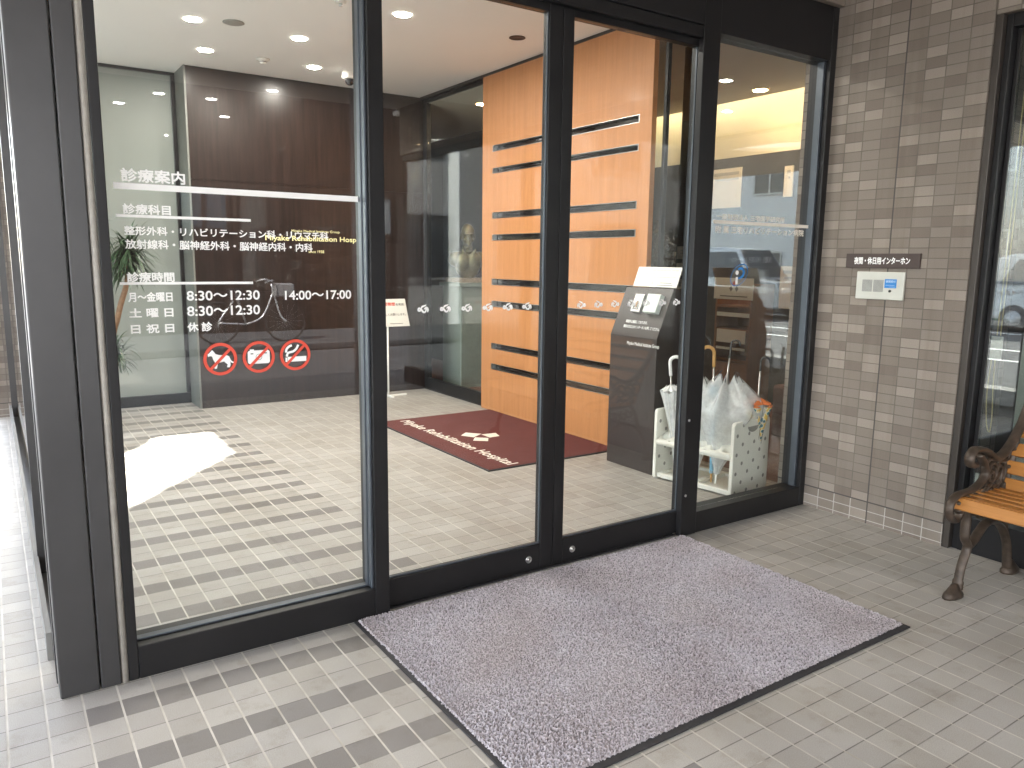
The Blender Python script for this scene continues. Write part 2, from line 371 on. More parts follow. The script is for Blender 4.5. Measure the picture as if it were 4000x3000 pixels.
def glyphs(s, bold=.012, spacing=1.0):
    k = (s, bold, spacing)
    if k in _txt: return _txt[k]
    c = bpy.data.curves.new('lettering', 'FONT'); c.body = s; c.size = 1; c.resolution_u = 4; c.offset = bold; c.space_character = spacing; c.fill_mode = 'FRONT'
    o = bpy.data.objects.new('lettering', c); COL.objects.link(o)
    dg = bpy.context.evaluated_depsgraph_get(); dg.update()
    me = bpy.data.meshes.new_from_object(o.evaluated_get(dg))
    V = [(v.co.x, v.co.y) for v in me.vertices]; F = [tuple(p.vertices) for p in me.polygons]
    bpy.data.objects.remove(o); bpy.data.curves.remove(c); bpy.data.meshes.remove(me)
    x0, x1 = min(v[0] for v in V), max(v[0] for v in V); y0, y1 = min(v[1] for v in V), max(v[1] for v in V)
    V = [((x-x0)/(x1-x0), (y-y0)/(y1-y0)) for x, y in V]
    _txt[k] = (V, F); return V, F
def write(mb, s, o, u, v, bold=0, spacing=1.0):
    """fit the line s into the parallelogram origin o, edges u and v"""
    V, F = glyphs(s, 0, spacing); o, u, v = Vector(o), Vector(u), Vector(v)
    # heavier strokes: the outline laid down a few times, a hair apart
    n = u.cross(v).normalized(); h = bold*v.length*.8
    sh = [(0, 0)] if bold < .01 else [(h, 0), (-h, 0), (0, h), (0, -h), (h*.7, h*.7), (-h*.7, -h*.7), (h*.7, -h*.7), (-h*.7, h*.7)]
    for i, (dx, dy) in enumerate(sh):
        e = u.normalized()*dx+v.normalized()*dy+n*(.00006*i); mb.add([o+e+u*a+v*b for a, b in V], F)
    return mb
def disc(cx, cy, r, n=32): return [(cx+r*math.cos(2*math.pi*i/n), cy+r*math.sin(2*math.pi*i/n)) for i in range(n)]


# ------------------------------------------------------------------ ground, floor, road
struct(MB().box(-80, 80, -80, 80, -.30, -.125).build('ground', M['asphalt']))
struct(MB().box(-.34, 4.10, -5.0, 5.35, -.12, 0).build('entrance_floor', M['floor']))
struct(MB().box(4.10, 12, 5.35-10.35, 12, -.12, -.004).build('lobby_floor', M['lobfloor']))
struct(MB().box(-.34, 4.10, 5.35, 14, -.12, -.003).build('side_path', M['floor']))
pv = MB().box(-1.9, -.344, -6.2, 30, -.124, -.006).box(-.34, 30, -6.2, -5.004, -.124, -.006)
struct(pv.build('pavement', M['side'], bevel=.02))
struct(MB().box(-1.0, 8.4, -12.0, -9.6, -.124, -.006).build('asphalt_forecourt', M['asphalt'], bevel=.02))
struct(MB().box(-12.0, -1.004, -12.0, -9.6, -.124, -.004).box(8.404, 40, -12.0, -9.6, -.124, -.004).box(-14.0, -12.004, -20, 40, -.124, -.004).build('far_pavement', M['side'], bevel=.02))
ml = MB()
for x, wd in ((-2.6, .16), (-5.7, .14), (-7.4, .14), (-11.2, .14)): ml.box(x-wd/2, x+wd/2, -6.2, 40, -.124, -.119)
for y, wd in ((-9.25, .12),): ml.box(9.0, 40, y-wd/2, y+wd/2, -.124, -.119)
struct(ml.build('road_marking', M['line']))

# ------------------------------------------------------------------ building shell
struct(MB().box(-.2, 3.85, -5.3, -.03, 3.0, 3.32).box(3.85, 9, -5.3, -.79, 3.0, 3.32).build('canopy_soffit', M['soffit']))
# unseen slab added to shade the entrance; its opening shapes the sun patch
dx, dy = -2.292, 1.429
hole = [(x+dx, y+dy) for x, y in ((.30, 1.66), (1.37, 2.93), (1.391, 3.75), (.97, 3.765), (.90, 3.70), (.88, 3.60), (.70, 3.36), (.30, 2.90))]
ev = MB(); ox0, ox1, oy0, oy1 = -3.9, -.2005, -5.3, 9.0; Z0, Z1 = 3.0, 3.05
n = len(hole); P = [(x, y, z) for z in (Z0, Z1) for x, y in hole]+[(x, y, z) for z in (Z0, Z1) for x, y in ((ox0, oy0), (ox1, oy0), (ox1, oy1), (ox0, oy1))]
tri = [(8, 0, 7), (8, 9, 0), (9, 1, 0), (9, 10, 1), (10, 2, 1), (10, 3, 2), (10, 11, 3), (11, 4, 3), (11, 5, 4), (11, 6, 5), (11, 7, 6), (11, 8, 7)]
def vi(k, top): return (k+(n if top else 0)) if k < 8 else (2*n+(k-8)+(4 if top else 0))
ev.add(P, [tuple(vi(k, t) for k in f) for t in (0, 1) for f in tri]+[(vi(a, 0), vi((a+1) % 8, 0), vi((a+1) % 8, 1), vi(a, 1)) for a in range(8)]+[(vi(8+a, 0), vi(8+(a+1) % 4, 0), vi(8+(a+1) % 4, 1), vi(8+a, 1)) for a in range(4)])
struct(ev.build('sun_patch_mask', M['soffit']))
struct(MB().box(.10, 3.83, .06, 5.30, 3.012, 3.32).build('vestibule_ceiling', M['ceil']))
struct(MB().box(-.2, .0995, -.0295, 5.3, 3.0, 3.32).build('sun_gap_filler', M['soffit']))  # unseen filler added to stop sun slipping in beside the vestibule ceiling
struct(MB().box(3.87, 6.20, .2, 9, 2.95, 3.32).box(3.87, 6.20, -5.4, .196, 2.95, 2.99).build('lobby_ceiling', M['lobceil']))

t = MB().box(3.846, 4.30, -.788, .188, 0, 3.0)
tag(t.build('tile_wall', M['tile']), 'grey-brown mosaic tile wall carrying the intercom, between entrance and side window', 'wall')
t = MB().box(3.85, 4.1, -5.2, -.79, 2.50, 2.995)
tag(t.build('tiled_lintel', M['tile']), 'strip of brown tiles above the head of the window behind the bench', 'wall')
t = MB().box(3.935, 4.1, -5.2, -.90, 0.0, .10)
struct(t.build('window_plinth', M['frame']))
fa = MB().box(.06, 3.84, -.028, .055, 2.72, 2.998)
tag(fa.build('fascia_panel', M['fascia']), 'plain beige-brown fascia above the black entrance header', 'fascia')

# back wall of the vestibule with its metal lettering
bw = thing('back_wall', 'glossy dark brown panelled wall at the back of the vestibule with pale brass lettering', 'wall', (2.7, 4.74, 0))
b = MB(); zs = [0.0, 1.067, 2.056, 3.011]
for i in range(3): b.box(1.551, 3.86, 4.743, 4.80, zs[i]+(.002 if i else 0), zs[i+1]-.002)
b.box(1.56, 3.86, 4.750, 4.79, .5, 2.5)
b.build('panel', M['dark'], bw)
b = MB().box(1.535, 1.5495, 4.745, 5.145, 0, 3.011); b.build('side_return', simple('grey_return', (.16, .165, .15), .5), bw)
b = MB()
write(b, 'Miyake Medical Institute Group', (2.434, 4.7405, 1.618), (.478, 0, 0), (0, 0, .030), .012)
write(b, 'Miyake Rehabilitation Hospital', (2.184, 4.7405, 1.529), (.995, 0, 0), (0, 0, .060), .03)
write(b, 'since 1938', (2.594, 4.7405, 1.431), (.154, 0, 0), (0, 0, .026), .012)
b.build('lettering', M['gold'], bw)

fr = thing('frosted_window', 'tall frosted glass pane in a black frame at the far left of the vestibule', 'window', (.8, 5.15, 0))
MB().box(.10, 1.50, 5.150, 5.162, .10, 2.985).build('glass_pane', M['frost'], fr)
b = MB().box(.10, 1.534, 5.12, 5.18, 0, .099).box(.10, 1.534, 5.12, 5.18, 2.986, 3.011).box(1.501, 1.534, 5.12, 5.18, .1, 2.985)
b.build('frame', M['frame'], fr, bevel=.003)

# ------------------------------------------------------------------ glazed entrance
POSTY = 0.0
cp = thing('corner_post', 'dark metal corner post with a pale weather strip, left of the glass front', 'post', (.2, .05, 0))
MB().box(.088, .199, .0, .11, 0, 2.72).build('outer_post', M['post'], cp, bevel=.004)
MB().box(.203, .262, .0, .11, 0, 2.72).build('inner_post', M['post'], cp, bevel=.004)
MB().tube([(.274, .012, 0), (.274, .012, 2.72)], .0115, 12).build('weather_strip', M['seal'], cp)

lw = thing('fixed_window', 'large fixed pane with white opening hours at the left of the entrance', 'window', (.75, .07, 0))
b = MB().box(.286, .316, .003, .13, 0, 2.72).box(1.159, 1.219, .0, .033, 0, 2.72).box(1.1595, 1.2185, .084, .13, 0, 2.72).box(.3165, 1.1585, .003, .13, 0, .114).box(.3165, 1.1585, .003, .13, 2.60, 2.72)
b.build('frame', M['frame'], lw, bevel=.003)
MB().box(1.1455, 1.1585, .045, .074, .1145, 2.599).box(1.1495, 1.1585, .015, .0445, .1145, 2.599).box(.317, 1.145, .045, .074, .1145, .122).build('glazing_bead', M['bead'], lw, bevel=.002)
MB().box(.317, 1.158, .075, .083, .1145, 2.5995).build('glass_pane', M['glass'], lw)
GY = .0735
def line(par, s, x0, x1, z0, z1, y, bold=.018, spacing=1.0, m='white'):
    mb = MB()
    a, c, d, e = x0, z0, x1, z1
    write(mb, s, (a, y, c), (d-a, 0, 0), (0, 0, e-c), bold, spacing); mb.build('lettering', M[m], par)
def bar(par, x0, x1, z0, z1, y, m='white'):
    mb = MB()
    a, c, d, e = x0, z0, x1, z1
    mb.box(a, d, y-.0004, y+.0004, c, e); mb.build('underline', M[m], par)
line(lw, '診療案内', 0.3679, 0.5529, 1.6132, 1.6522, GY, .042)
bar(lw, 0.3443, 1.1665, 1.5885, 1.6080, GY)
line(lw, '診療科目', 0.3669, 0.5046, 1.5145, 1.5443, GY, .042); bar(lw, 0.3453, 0.7574, 1.5032, 1.5119, GY)
line(lw, '整形外科・リハビリテーション科・リウマチ科', 0.3669, 1.0298, 1.4492, 1.4760, GY, .036)
line(lw, '放射線科・脳神経外科・脳神経内科・内科', 0.3669, 0.9702, 1.4066, 1.4348, GY, .036)
line(lw, '診療時間', 0.3659, 0.5046, 1.3028, 1.3326, GY, .042); bar(lw, 0.3443, 0.7564, 1.2935, 1.3018, GY)
line(lw, '月〜金曜日', 0.3659, 0.4954, 1.2396, 1.2694, GY, .042)
line(lw, '8:30〜12:30', 0.5406, 0.7770, 1.2406, 1.2714, GY, .034); line(lw, '14:00〜17:00', 0.8664, 1.1120, 1.2375, 1.2684, GY, .034)
line(lw, '土 曜 日', 0.3659, 0.4954, 1.1892, 1.2180, GY, .042); line(lw, '8:30〜12:30', 0.5396, 0.7759, 1.1897, 1.2211, GY, .034)
line(lw, '日 祝 日', 0.3679, 0.4954, 1.1383, 1.1666, GY, .042); line(lw, '休 診', 0.5375, 0.6146, 1.1378, 1.1676, GY, .042)
def ring(mb, cx, cz, r0, r1, y, n=48):
    vs = []; 
    for i in range(n):
        a = 2*math.pi*i/n; vs += [(cx+r0*math.cos(a), y, cz+r0*math.sin(a)), (cx+r1*math.cos(a), y, cz+r1*math.sin(a))]
    mb.add(vs, [(2*i, 2*i+1, (2*i+3) % (2*n), (2*i+2) % (2*n)) for i in range(n)])
def poly(mb, pts, y): mb.add([(p[0], y, p[1]) for p in pts], [tuple(range(len(pts)))])
def stroke(mb, pts, wd, y, n=6):
    pts = spline([(p[0], y, p[1]) for p in pts], n); L = []; Rr = []
    wds = wd if hasattr(wd, '__len__') else [wd]*2
    for i, p in enumerate(pts):
        d = (pts[min(i+1, len(pts)-1)]-pts[max(i-1, 0)]).normalized(); nrm = Vector((-d.z, 0, d.x)); q = i/(len(pts)-1)*(len(wds)-1)
        k = min(int(q), len(wds)-2); h = (wds[k]+(wds[k+1]-wds[k])*(q-k))/2
        e = Vector((0, -.0009*i/len(pts), 0)); L.append(p+nrm*h+e); Rr.append(p-nrm*h+e)
    m = len(L); mb.add(L+Rr, [(i, i+1, m+i+1, m+i) for i in range(m-1)])
dog = [(355,388),(340,405),(303,440),(285,455),(286,488),(300,494),(318,486),(345,488),(362,510),(372,550),(388,580),(402,605),(398,645),(386,685),(390,704),(426,704),(432,680),(441,650),(446,606),(482,602),(552,588),(575,612),(610,640),(603,660),(597,690),(641,694),(656,658),(656,612),(640,577),(664,608),(700,626),(716,606),(682,590),(661,556),(641,510),(610,487),(570,484),(520,478),(470,474),(416,454),(392,422),(370,392)]
picts = []
for ci, (cx, cz) in enumerate(((0.6372, 1.0402), (0.7667, 1.0402), (0.8962, 1.0402))):
    x, z = cx, cz; rr = .0555
    pc = MB()
    if ci == 0: poly(pc, [(x+(p-492)*rr/282, z-(q-545)*rr/276) for p, q in dog], GY+.0005)
    elif ci == 1:
        w2, h2, c = .038, .0235, .008
        pts = []
        for (ax, az, st) in ((w2-c, h2-c, 0), (-w2+c, h2-c, 90), (-w2+c, -h2+c, 180), (w2-c, -h2+c, 270)):
            pts += [(x+ax+c*math.cos(R(st+k*22.5)), z+az+c*math.sin(R(st+k*22.5))) for k in range(5)]
        poly(pc, pts, GY+.0005); bar0 = MB()
        pc.box(x-.030, x-.016, GY+.0002, GY+.0008, z+h2-.001, z+h2+.004)
    else:
        pc.box(x-.036, x-.029, GY+.0002, GY+.0008, z-.024, z-.008); pc.box(x-.0275, x+.040, GY+.0002, GY+.0008, z-.024, z-.006)
        stroke(pc, [(x-.031, z-.005), (x-.026, z+.008), (x-.008, z+.013), (x+.004, z+.022), (x+.011, z+.036)], .008, GY+.0005)
        stroke(pc, [(x-.033, z+.010), (x-.031, z+.022), (x-.022, z+.031), (x-.012, z+.035)], .008, GY+.0005)
    sy = pc.build('pictogram', M['white'], lw)
    if ci == 0: sy['label'] = 'no dogs pictogram'
    elif ci == 1: sy['label'] = 'no photography pictogram'
    else: sy['label'] = 'no smoking pictogram'
    rg = MB(); ring(rg, x, z, rr*.815, rr, GY); a = R(45); d = rr*.84; h = .0048
    rg.add([(x-d*.7071-h*.7071, GY-.0006, z-d*.7071+h*.7071), (x-d*.7071+h*.7071, GY-.0006, z-d*.7071-h*.7071), (x+d*.7071+h*.7071, GY-.0006, z+d*.7071-h*.7071), (x+d*.7071-h*.7071, GY-.0006, z+d*.7071+h*.7071)], [(0, 1, 2, 3)])
    rg.build('red_ring', M['red'], sy)
    if ci == 1:
        k = MB(); ring(k, x, z, .0095, .0108, GY-.0003); k.box(x-.028, x-.019, GY-.0005, GY+.0001, z+.0105, z+.014); k.box(x+.019, x+.028, GY-.0005, GY+.0001, z+.0115, z+.0145)
        k.build('camera_detail', M['black'], sy)

def swirl(mb, x, z, y, fl):
    s = lambda px, pz: (x+fl*px, z+pz)
    stroke(mb, [s(-.020, .001), s(-.015, .006), s(-.010, .001), s(-.014, -.004), s(-.021, -.002), s(-.018, .006), s(-.008, .001), s(.001, -.009), s(.010, -.008), s(.013, .002), s(.008, .006), s(.004, .001)], [.0045, .007, .0075, .008, .006, .003], y, 5)
    stroke(mb, [s(-.010, .004), s(-.003, .012), s(.006, .015), s(.014, .019)], [.004, .008, .006, .002], y, 5)
    stroke(mb, [s(.010, .010), s(.018, .007), s(.021, -.002), s(.019, -.010)], [.003, .008, .008, .003], y, 5)
def door(name, label, xa, xb, ga, gb, lock_x, sw, fl):
    t = thing(name, label, 'door', ((xa+xb)/2, .055, 0), 'automatic sliding glass doors')
    z0, z1 = .124, 2.382
    b = MB().box(xa, ga, .035, .080, .012, 2.46).box(gb, xb, .035, .080, .012, 2.46).box(ga+.0005, gb-.0005, .036, .079, .012, z0).box(ga+.0005, gb-.0005, .036, .079, z1, 2.46)
    b.build('frame', M['frame'], t, bevel=.0025)
    MB().box(ga+.0005, gb-.0005, .054, .061, z0+.0005, z1-.0005).build('glass_pane', M['glass'], t)
    MB().box(ga+.0005, ga+.004, .044, .0535, z0+.001, z1-.001).box(gb-.004, gb-.0005, .044, .0535, z0+.001, z1-.001).box(ga+.0045, gb-.0045, .044, .0535, z0+.001, z0+.008).build('glazing_bead', M['bead'], t, bevel=.001)
    lz = .064
    q = MB().lathe([(.016, 0), (.016, .003), (.0135, .0045), (.0125, .003), (.007, .003), (.0065, .0055), (.0, .0055)], n=24)
    q.v = [(lock_x+p[0], .0352-p[2], lz+p[1]) for p in q.v]
    q.build('lock_cylinder', M['chrome'], t)
    for x in sw:
        q = MB(); xx, zz = x, 1.1902; swirl(q, xx, zz, .0534, fl); q.build('swirl_decal', M['white'], t)
    return t
door('sliding_door', 'left automatic sliding glass door, with pale swirl marks and the lock at its lower right', 1.161, 2.042, 1.222, 1.974, 1.911, (1.3996, 1.4986, 1.5976, 1.6965, 1.7955, 1.8934), 1)
door('sliding_door', 'right automatic sliding glass door, with pale swirl marks and the lock at its lower left', 2.045, 2.90, 2.101, 2.841, 2.158, (2.1903, 2.2892, 2.3892, 2.4892, 2.5851, 2.6901, 2.7860), -1)

sl = thing('sidelight_window', 'narrow fixed glass pane with the hospital name beside the tile wall', 'window', (3.35, .06, 0))
b = MB().box(2.832, 2.944, 0, .033, 0, 2.72).box(2.902, 2.944, .0335, .13, 0, 2.72).box(2.9445, 3.80, .004, .12, 0, .112).box(2.9445, 3.80, .004, .12, 2.45, 2.72).box(3.80, 3.8455, .002, .13, 0, 2.72)
b.build('frame', M['frame'], sl, bevel=.003)
MB().box(3.782, 3.7995, .03, .07, .1125, 2.449).box(2.9445, 2.956, .03, .056, .1125, 2.449).build('glazing_bead', M['bead'], sl, bevel=.002)
MB().box(2.9445, 3.7995, .058, .066, .1125, 2.4495).build('glass_pane', M['glass'], sl)
for z in (.215, .605):
    q = MB().lathe([(.007, 0), (.007, .002), (.004, .004), (0, .004)], n=16); q.v = [(2.857+p[0], -p[2], z+p[1]) for p in q.v]; q.build('screw_cap', M['chrome'], sl)
SY = .0565
line(sl, '一般財団法人 三宅医学研究所', 3.0415, 3.5746, 1.6015, 1.6291, SY, .03, 1, 'cream')
bar(sl, 3.0200, 3.8248, 1.5785, 1.5959, SY, 'cream')
line(sl, '附 属 三宅リハビリテーション病院', 3.0394, 3.7442, 1.5341, 1.5688, SY, .03, 1, 'cream')
em = MB(); ex, ez = 3.2355, 1.3237
vs = []; n = 48
for i in range(n):
    a = 2*math.pi*i/n
    for r0, r1 in ((.060, .052), (.064, .056)):
        X, Z = r0*math.cos(a), r1*math.sin(a); X, Z = X*1.0+Z*.28, Z*1.02+X*.12; vs.append((ex+X, SY, ez+Z))
em.add(vs, [(2*i, 2*i+1, (2*i+3) % (2*n), (2*i+2) % (2*n)) for i in range(n)])
stroke(em, [(ex-.010, ez+.030), (ex+.018, ez+.034), (ex+.034, ez+.016), (ex+.022, ez-.008), (ex-.008, ez-.018)], [.010, .013, .017, .014, .007], SY, 6)
em.build('round_emblem', M['blue'], sl)
em = MB(); em.box(ex-.026, ex-.010, SY-.0005, SY, ez-.048, ez-.010); poly(em, [(p, q) for p, q in disc(ex-.017, ez+.012, .012, 20)], SY); em.build('emblem_mark', M['white'], sl)

hd = thing('door_header', 'black metal track housing over the sliding doors', 'header', (2.0, .06, 2.47))
MB().box(1.2205, 2.825, -.012, .128, 2.462, 2.72).build('housing', M['frame'], hd, bevel=.004)
MB().box(1.2205, 2.825, .0, .03, 2.41, 2.4615).build('track_lip', M['frame'], hd, bevel=.002)
gu = MB().box(1.2205, 2.825, .03, .10, 0.0, .006); tag(gu.build('floor_guide_rail', M['rubber']), 'dark steel guide rail in the floor under the sliding doors', 'rail')

# glazed left side of the vestibule
sg = thing('side_glazing', 'row of tall dark framed panes along the left side of the vestibule', 'window', (.11, 2.6, 0))
b = MB()
for y in (.115, 1.12, 5.05): b.box(.085, .135, y, y+.045, 0, 3.0)
b.box(.09, .13, .16, 5.05, 0, .02) ; b.box(.09, .13, .16, 5.05, 2.96, 3.0)
b.build('frame', M['post'], sg)
b = MB(); b.box(.108, .114, .161, 1.119, .021, 2.959).box(.108, .114, 1.166, 5.049, .021, 2.959)
b.build('glass_pane', M['glass'], sg)
MB().box(.070, .088, .3, 5.2, 0, .10).build('base_sill', M['side'], sg)
tp = MB().box(-.02, .30, 5.19, 5.6, 0, 3.0); tag(tp.build('tile_pier', M['tile']), 'brown tiled pier at the far end of the left side glazing', 'pier')

# ------------------------------------------------------------------ partition and orange panel
pt = thing('glass_partition', 'black framed glass partition between vestibule and lobby, behind the orange panel', 'partition', (3.86, 3.0, 0))
MB().box(3.84, 3.89, 1.29, 4.742, 0, .128).box(3.84, 3.89, 1.29, 4.742, 2.955, 3.011).box(3.84, 3.89, 4.665, 4.742, .1285, 2.9545).box(3.852, 3.886, 1.262, 1.289, 0, 3.011).build('frame', M['frame'], pt, bevel=.003)
MB().box(3.860, 3.868, 1.2895, 4.6645, .1285, 2.9545).build('glass_pane', M['glass_in'], pt)

op = thing('slotted_panel', 'tall orange wood panel with paired horizontal slots inside the vestibule', 'panel', (3.81, 2.4, 0))
ys = [1.335, 1.455, 3.33, 3.50]
sl_z = [(.392, .446), (.582, .635), (.966, 1.021), (1.163, 1.219), (1.557, 1.611), (1.750, 1.805), (2.141, 2.189), (2.329, 2.384)]
zs = [0.004]+[v for p in sl_z for v in p]+[2.985]
b = MB(); X0, X1 = 3.795, 3.838
def hole(i, j): return 0 <= i < 3 and 0 <= j < len(zs)-1 and i == 1 and j % 2 == 1
for i in range(3):
    for j in range(len(zs)-1):
        if hole(i, j):
            y0, y1, z0, z1 = ys[1], ys[2], zs[j], zs[j+1]
            b.quad((X0,y0,z0),(X1,y0,z0),(X1,y1,z0),(X0,y1,z0)); b.quad((X0,y0,z1),(X1,y0,z1),(X1,y1,z1),(X0,y1,z1))
            b.quad((X0,y0,z0),(X1,y0,z0),(X1,y0,z1),(X0,y0,z1)); b.quad((X0,y1,z0),(X1,y1,z0),(X1,y1,z1),(X0,y1,z1)); continue
        for X in (X0, X1): b.quad((X,ys[i],zs[j]),(X,ys[i+1],zs[j]),(X,ys[i+1],zs[j+1]),(X,ys[i],zs[j+1]))
for y in (ys[0], ys[3]): b.quad((X0,y,zs[0]),(X1,y,zs[0]),(X1,y,zs[-1]),(X0,y,zs[-1]))
for z in (zs[0], zs[-1]): b.quad((X0,ys[0],z),(X1,ys[0],z),(X1,ys[3],z),(X0,ys[3],z))
# weld the sheet
me_o = b.build('board', M['orange'], op); bm = bmesh.new(); bm.from_mesh(me_o.data); bmesh.ops.remove_doubles(bm, verts=bm.verts, dist=1e-5); bmesh.ops.recalc_face_normals(bm, faces=bm.faces); bm.to_mesh(me_o.data); bm.free()
for z0, z1 in sl_z:
    q = MB(); a = .004
    q.box(X0-.003, X1-.002, ys[1]+.001, ys[2]-.001, z0+.0005, z0+a).box(X0-.003, X1-.002, ys[2]-.022, ys[2]-.001, z0+a, z1-a).box(X0-.003, X1-.002, ys[1]+.001, ys[1]+.006, z0+a, z1-a).box(X0-.001, X1-.002, ys[1]+.001, ys[2]-.001, z1-a, z1-.0005)
    q.build('slot_trim', M['chrome'], op)
MB().box(3.8392, 3.8398, 1.44, 3.345, .38, 2.40).build('slot_backing', M['backing'], op)
MB().box(3.80, 3.837, 1.335, 4.74, 2.988, 3.0105).build('shadow_gap', M['black'], op)

# ------------------------------------------------------------------ lobby
ld = thing('lobby_door', 'clear glass inner door to the lobby beyond the umbrella stand', 'door', (4.06, .75, 0))
MB().box(4.05, 4.09, .19, .215, .0, 2.948).build('frame', M['frame'], ld, bevel=.002)
MB().box(4.064, 4.072, .2155, 1.60, .006, 2.948).build('glass_pane', M['glass_door'], ld)
lb = thing('lobby_wall', 'far lobby wall with a cream band lit from a ceiling cove above dark panels', 'wall', (6.5, 3, 0))
MB().box(6.5, 6.62, -5, 9, 2.455, 3.32).build('cream_band', M['cove_wall'], lb)
MB().box(6.46, 6.62, -5, 9, 0, 2.4545).build('dark_panelling', M['lobdark'], lb)
MB().box(3.9, 6.45, 8.0, 8.1, 0, 3.32).build('end_panelling', M['lobdark'], lb)
MB().box(3.862, 3.92, 4.8005, 7.99, 0, 3.32).build('side_panelling', M['lobdark'], lb)
MB().box(5.15, 5.25, 5.0, 7.99, 0, 2.949).build('return_panelling', M['lobdark'], lb)
cv = MB().box(6.23, 6.26, -4.5, 8.5, 3.05, 3.09); tag(cv.build('cove_tube', M['cove']), 'hidden warm light tube in the lobby ceiling cove', 'lamp')
struct(MB().box(6.204, 6.22, -5, 9, 2.95, 3.10).box(6.204, 6.62, -5, 9, 3.30, 3.32).build('ceiling_cove', M['lobceil']))


# ------------------------------------------------------------------ ceiling fittings
dl = thing('downlight', 'lit round recessed downlight in the vestibule ceiling', 'light', (0, 0, 3.012), 'vestibule downlights')
MB().lathe([(.060, -.0015), (.062, -.004), (.056, -.006), (.052, -.0035), (.052, -.0015)], n=32, cap=False).build('trim_ring', M['white'], dl)
q = MB().lathe([(.052, -.0035), (.03, -.0045), (.0, -.005)], n=32, cap=False); q.build('lens', M['lamp'], dl)
for p in dl.children: p.location = (0, 0, 0); p.matrix_parent_inverse = Matrix.Identity(4)
spots = [((1.323, 3.338), 'lit downlight in the vestibule ceiling beside the grey ceiling speaker'), ((2.085, 3.357), 'lit downlight in the vestibule ceiling in the same row as the ceiling speaker, farther right'),
         ((1.585, 4.140), 'lit downlight in the vestibule ceiling nearest the frosted pane, left of the smoke detector'), ((2.482, 4.156), 'lit downlight in the vestibule ceiling beside the dome camera'),
         ((2.461, 2.375), 'lit downlight in the vestibule ceiling, the nearest one seen through the left sliding door'),
         ((1.30, 1.25), 'unseen downlight added to brighten the vestibule front, above the left door'), ((2.20, 1.25), 'unseen downlight added to brighten the vestibule front, above the right door')]  # these last two are added out of view to brighten the front
for i, ((x, y), lab) in enumerate(spots):
    if i == 0: dl.location = (x, y, 3.012); dl['label'] = lab
    else: copy_thing(dl, (x, y, 3.012), label=lab)
d2 = thing('downlight', 'warm lit downlight in the lobby ceiling', 'light', (0, 0, 2.95), 'lobby downlights')
MB().lathe([(.072, -.0015), (.074, -.004), (.066, -.006), (.060, -.0035), (.060, -.0015)], n=32, cap=False).build('trim_ring', M['white'], d2)
MB().lathe([(.060, -.0035), (.03, -.0045), (.0, -.005)], n=32, cap=False).build('lens', M['lamp2'], d2)
for p in d2.children: p.location = (0, 0, 0); p.matrix_parent_inverse = Matrix.Identity(4)
d2.location = (5.119, 2.262, 2.95); d2['label'] = 'warm lobby downlight seen just left of the black post of the sidelight'
copy_thing(d2, (6.007, 2.257, 2.95), label='warm lobby downlight seen through the sidelight pane, nearest the cove')
copy_thing(d2, (4.32, 4.36, 2.95), label='warm lobby downlight above the bronze bust, behind the glass partition')
q = MB().lathe([(.072, 0), (.074, -.004), (.060, -.009), (.0, -.010)], n=32)
q.v = [(p[0]+1.574, p[1]+3.242, p[2]+3.0115) for p in q.v]
tag(q.build('ceiling_speaker', simple('speaker_grille', (.33, .32, .29), .7, 0, .1, 200)), 'flat grey round speaker grille in the vestibule ceiling', 'speaker')
sd = thing('smoke_detector', 'small white round smoke detector on the vestibule ceiling', 'smoke detector', (2.041, 4.137, 3.0115))
MB().lathe([(.055, 0), (.055, -.012), (.046, -.016), (.030, -.018), (.028, -.034), (.018, -.040), (0, -.041)], (2.041, 4.137, 3.0115), 28).build('housing', M['paper'], sd)
MB().lathe([(.0295, -.021), (.0295, -.029)], (2.041, 4.137, 3.0115), 28, cap=False).build('sensor_slot', M['ink'], sd)
dc = thing('dome_camera', 'white dome security camera hanging from the vestibule ceiling', 'security camera', (2.79, 4.11, 3.0115))
MB().lathe([(.058, 0), (.066, -.012), (.067, -.052), (.060, -.064), (.048, -.068)], (2.79, 4.11, 3.0115), 28).build('housing', M['paper'], dc)
MB().lathe([(.044, -.0685), (.043, -.084), (.034, -.104), (.018, -.117), (0, -.121)], (2.79, 4.11, 3.0115), 28).build('dome', simple('smoked_dome', (.012, .011, .012), .08, 0, .1, spec=.8), dc)
q = MB().lathe([(.060, 0), (.062, -.004), (.052, -.006), (.050, -.003), (0, -.002)], (3.391, 2.369, 3.0115), 32)
tag(q.build('unlit_downlight', simple('unlit_fitting', (.045, .022, .016), .5)), 'dark brown unlit round fitting in the vestibule ceiling by the orange panel', 'light')
cs = thing('ceiling_sensor', 'small door sensor with a chrome stem on the ceiling at the top edge', 'sensor', (2.016, 2.36, 3.0115))
MB().lathe([(.035, 0), (.036, -.010), (.014, -.016)], (2.016, 2.36, 3.0115), 24).build('base', M['paper'], cs)
MB().lathe([(.012, -.016), (.011, -.034), (0, -.038)], (2.016, 2.36, 3.0115), 16).build('stem', M['chrome'], cs)

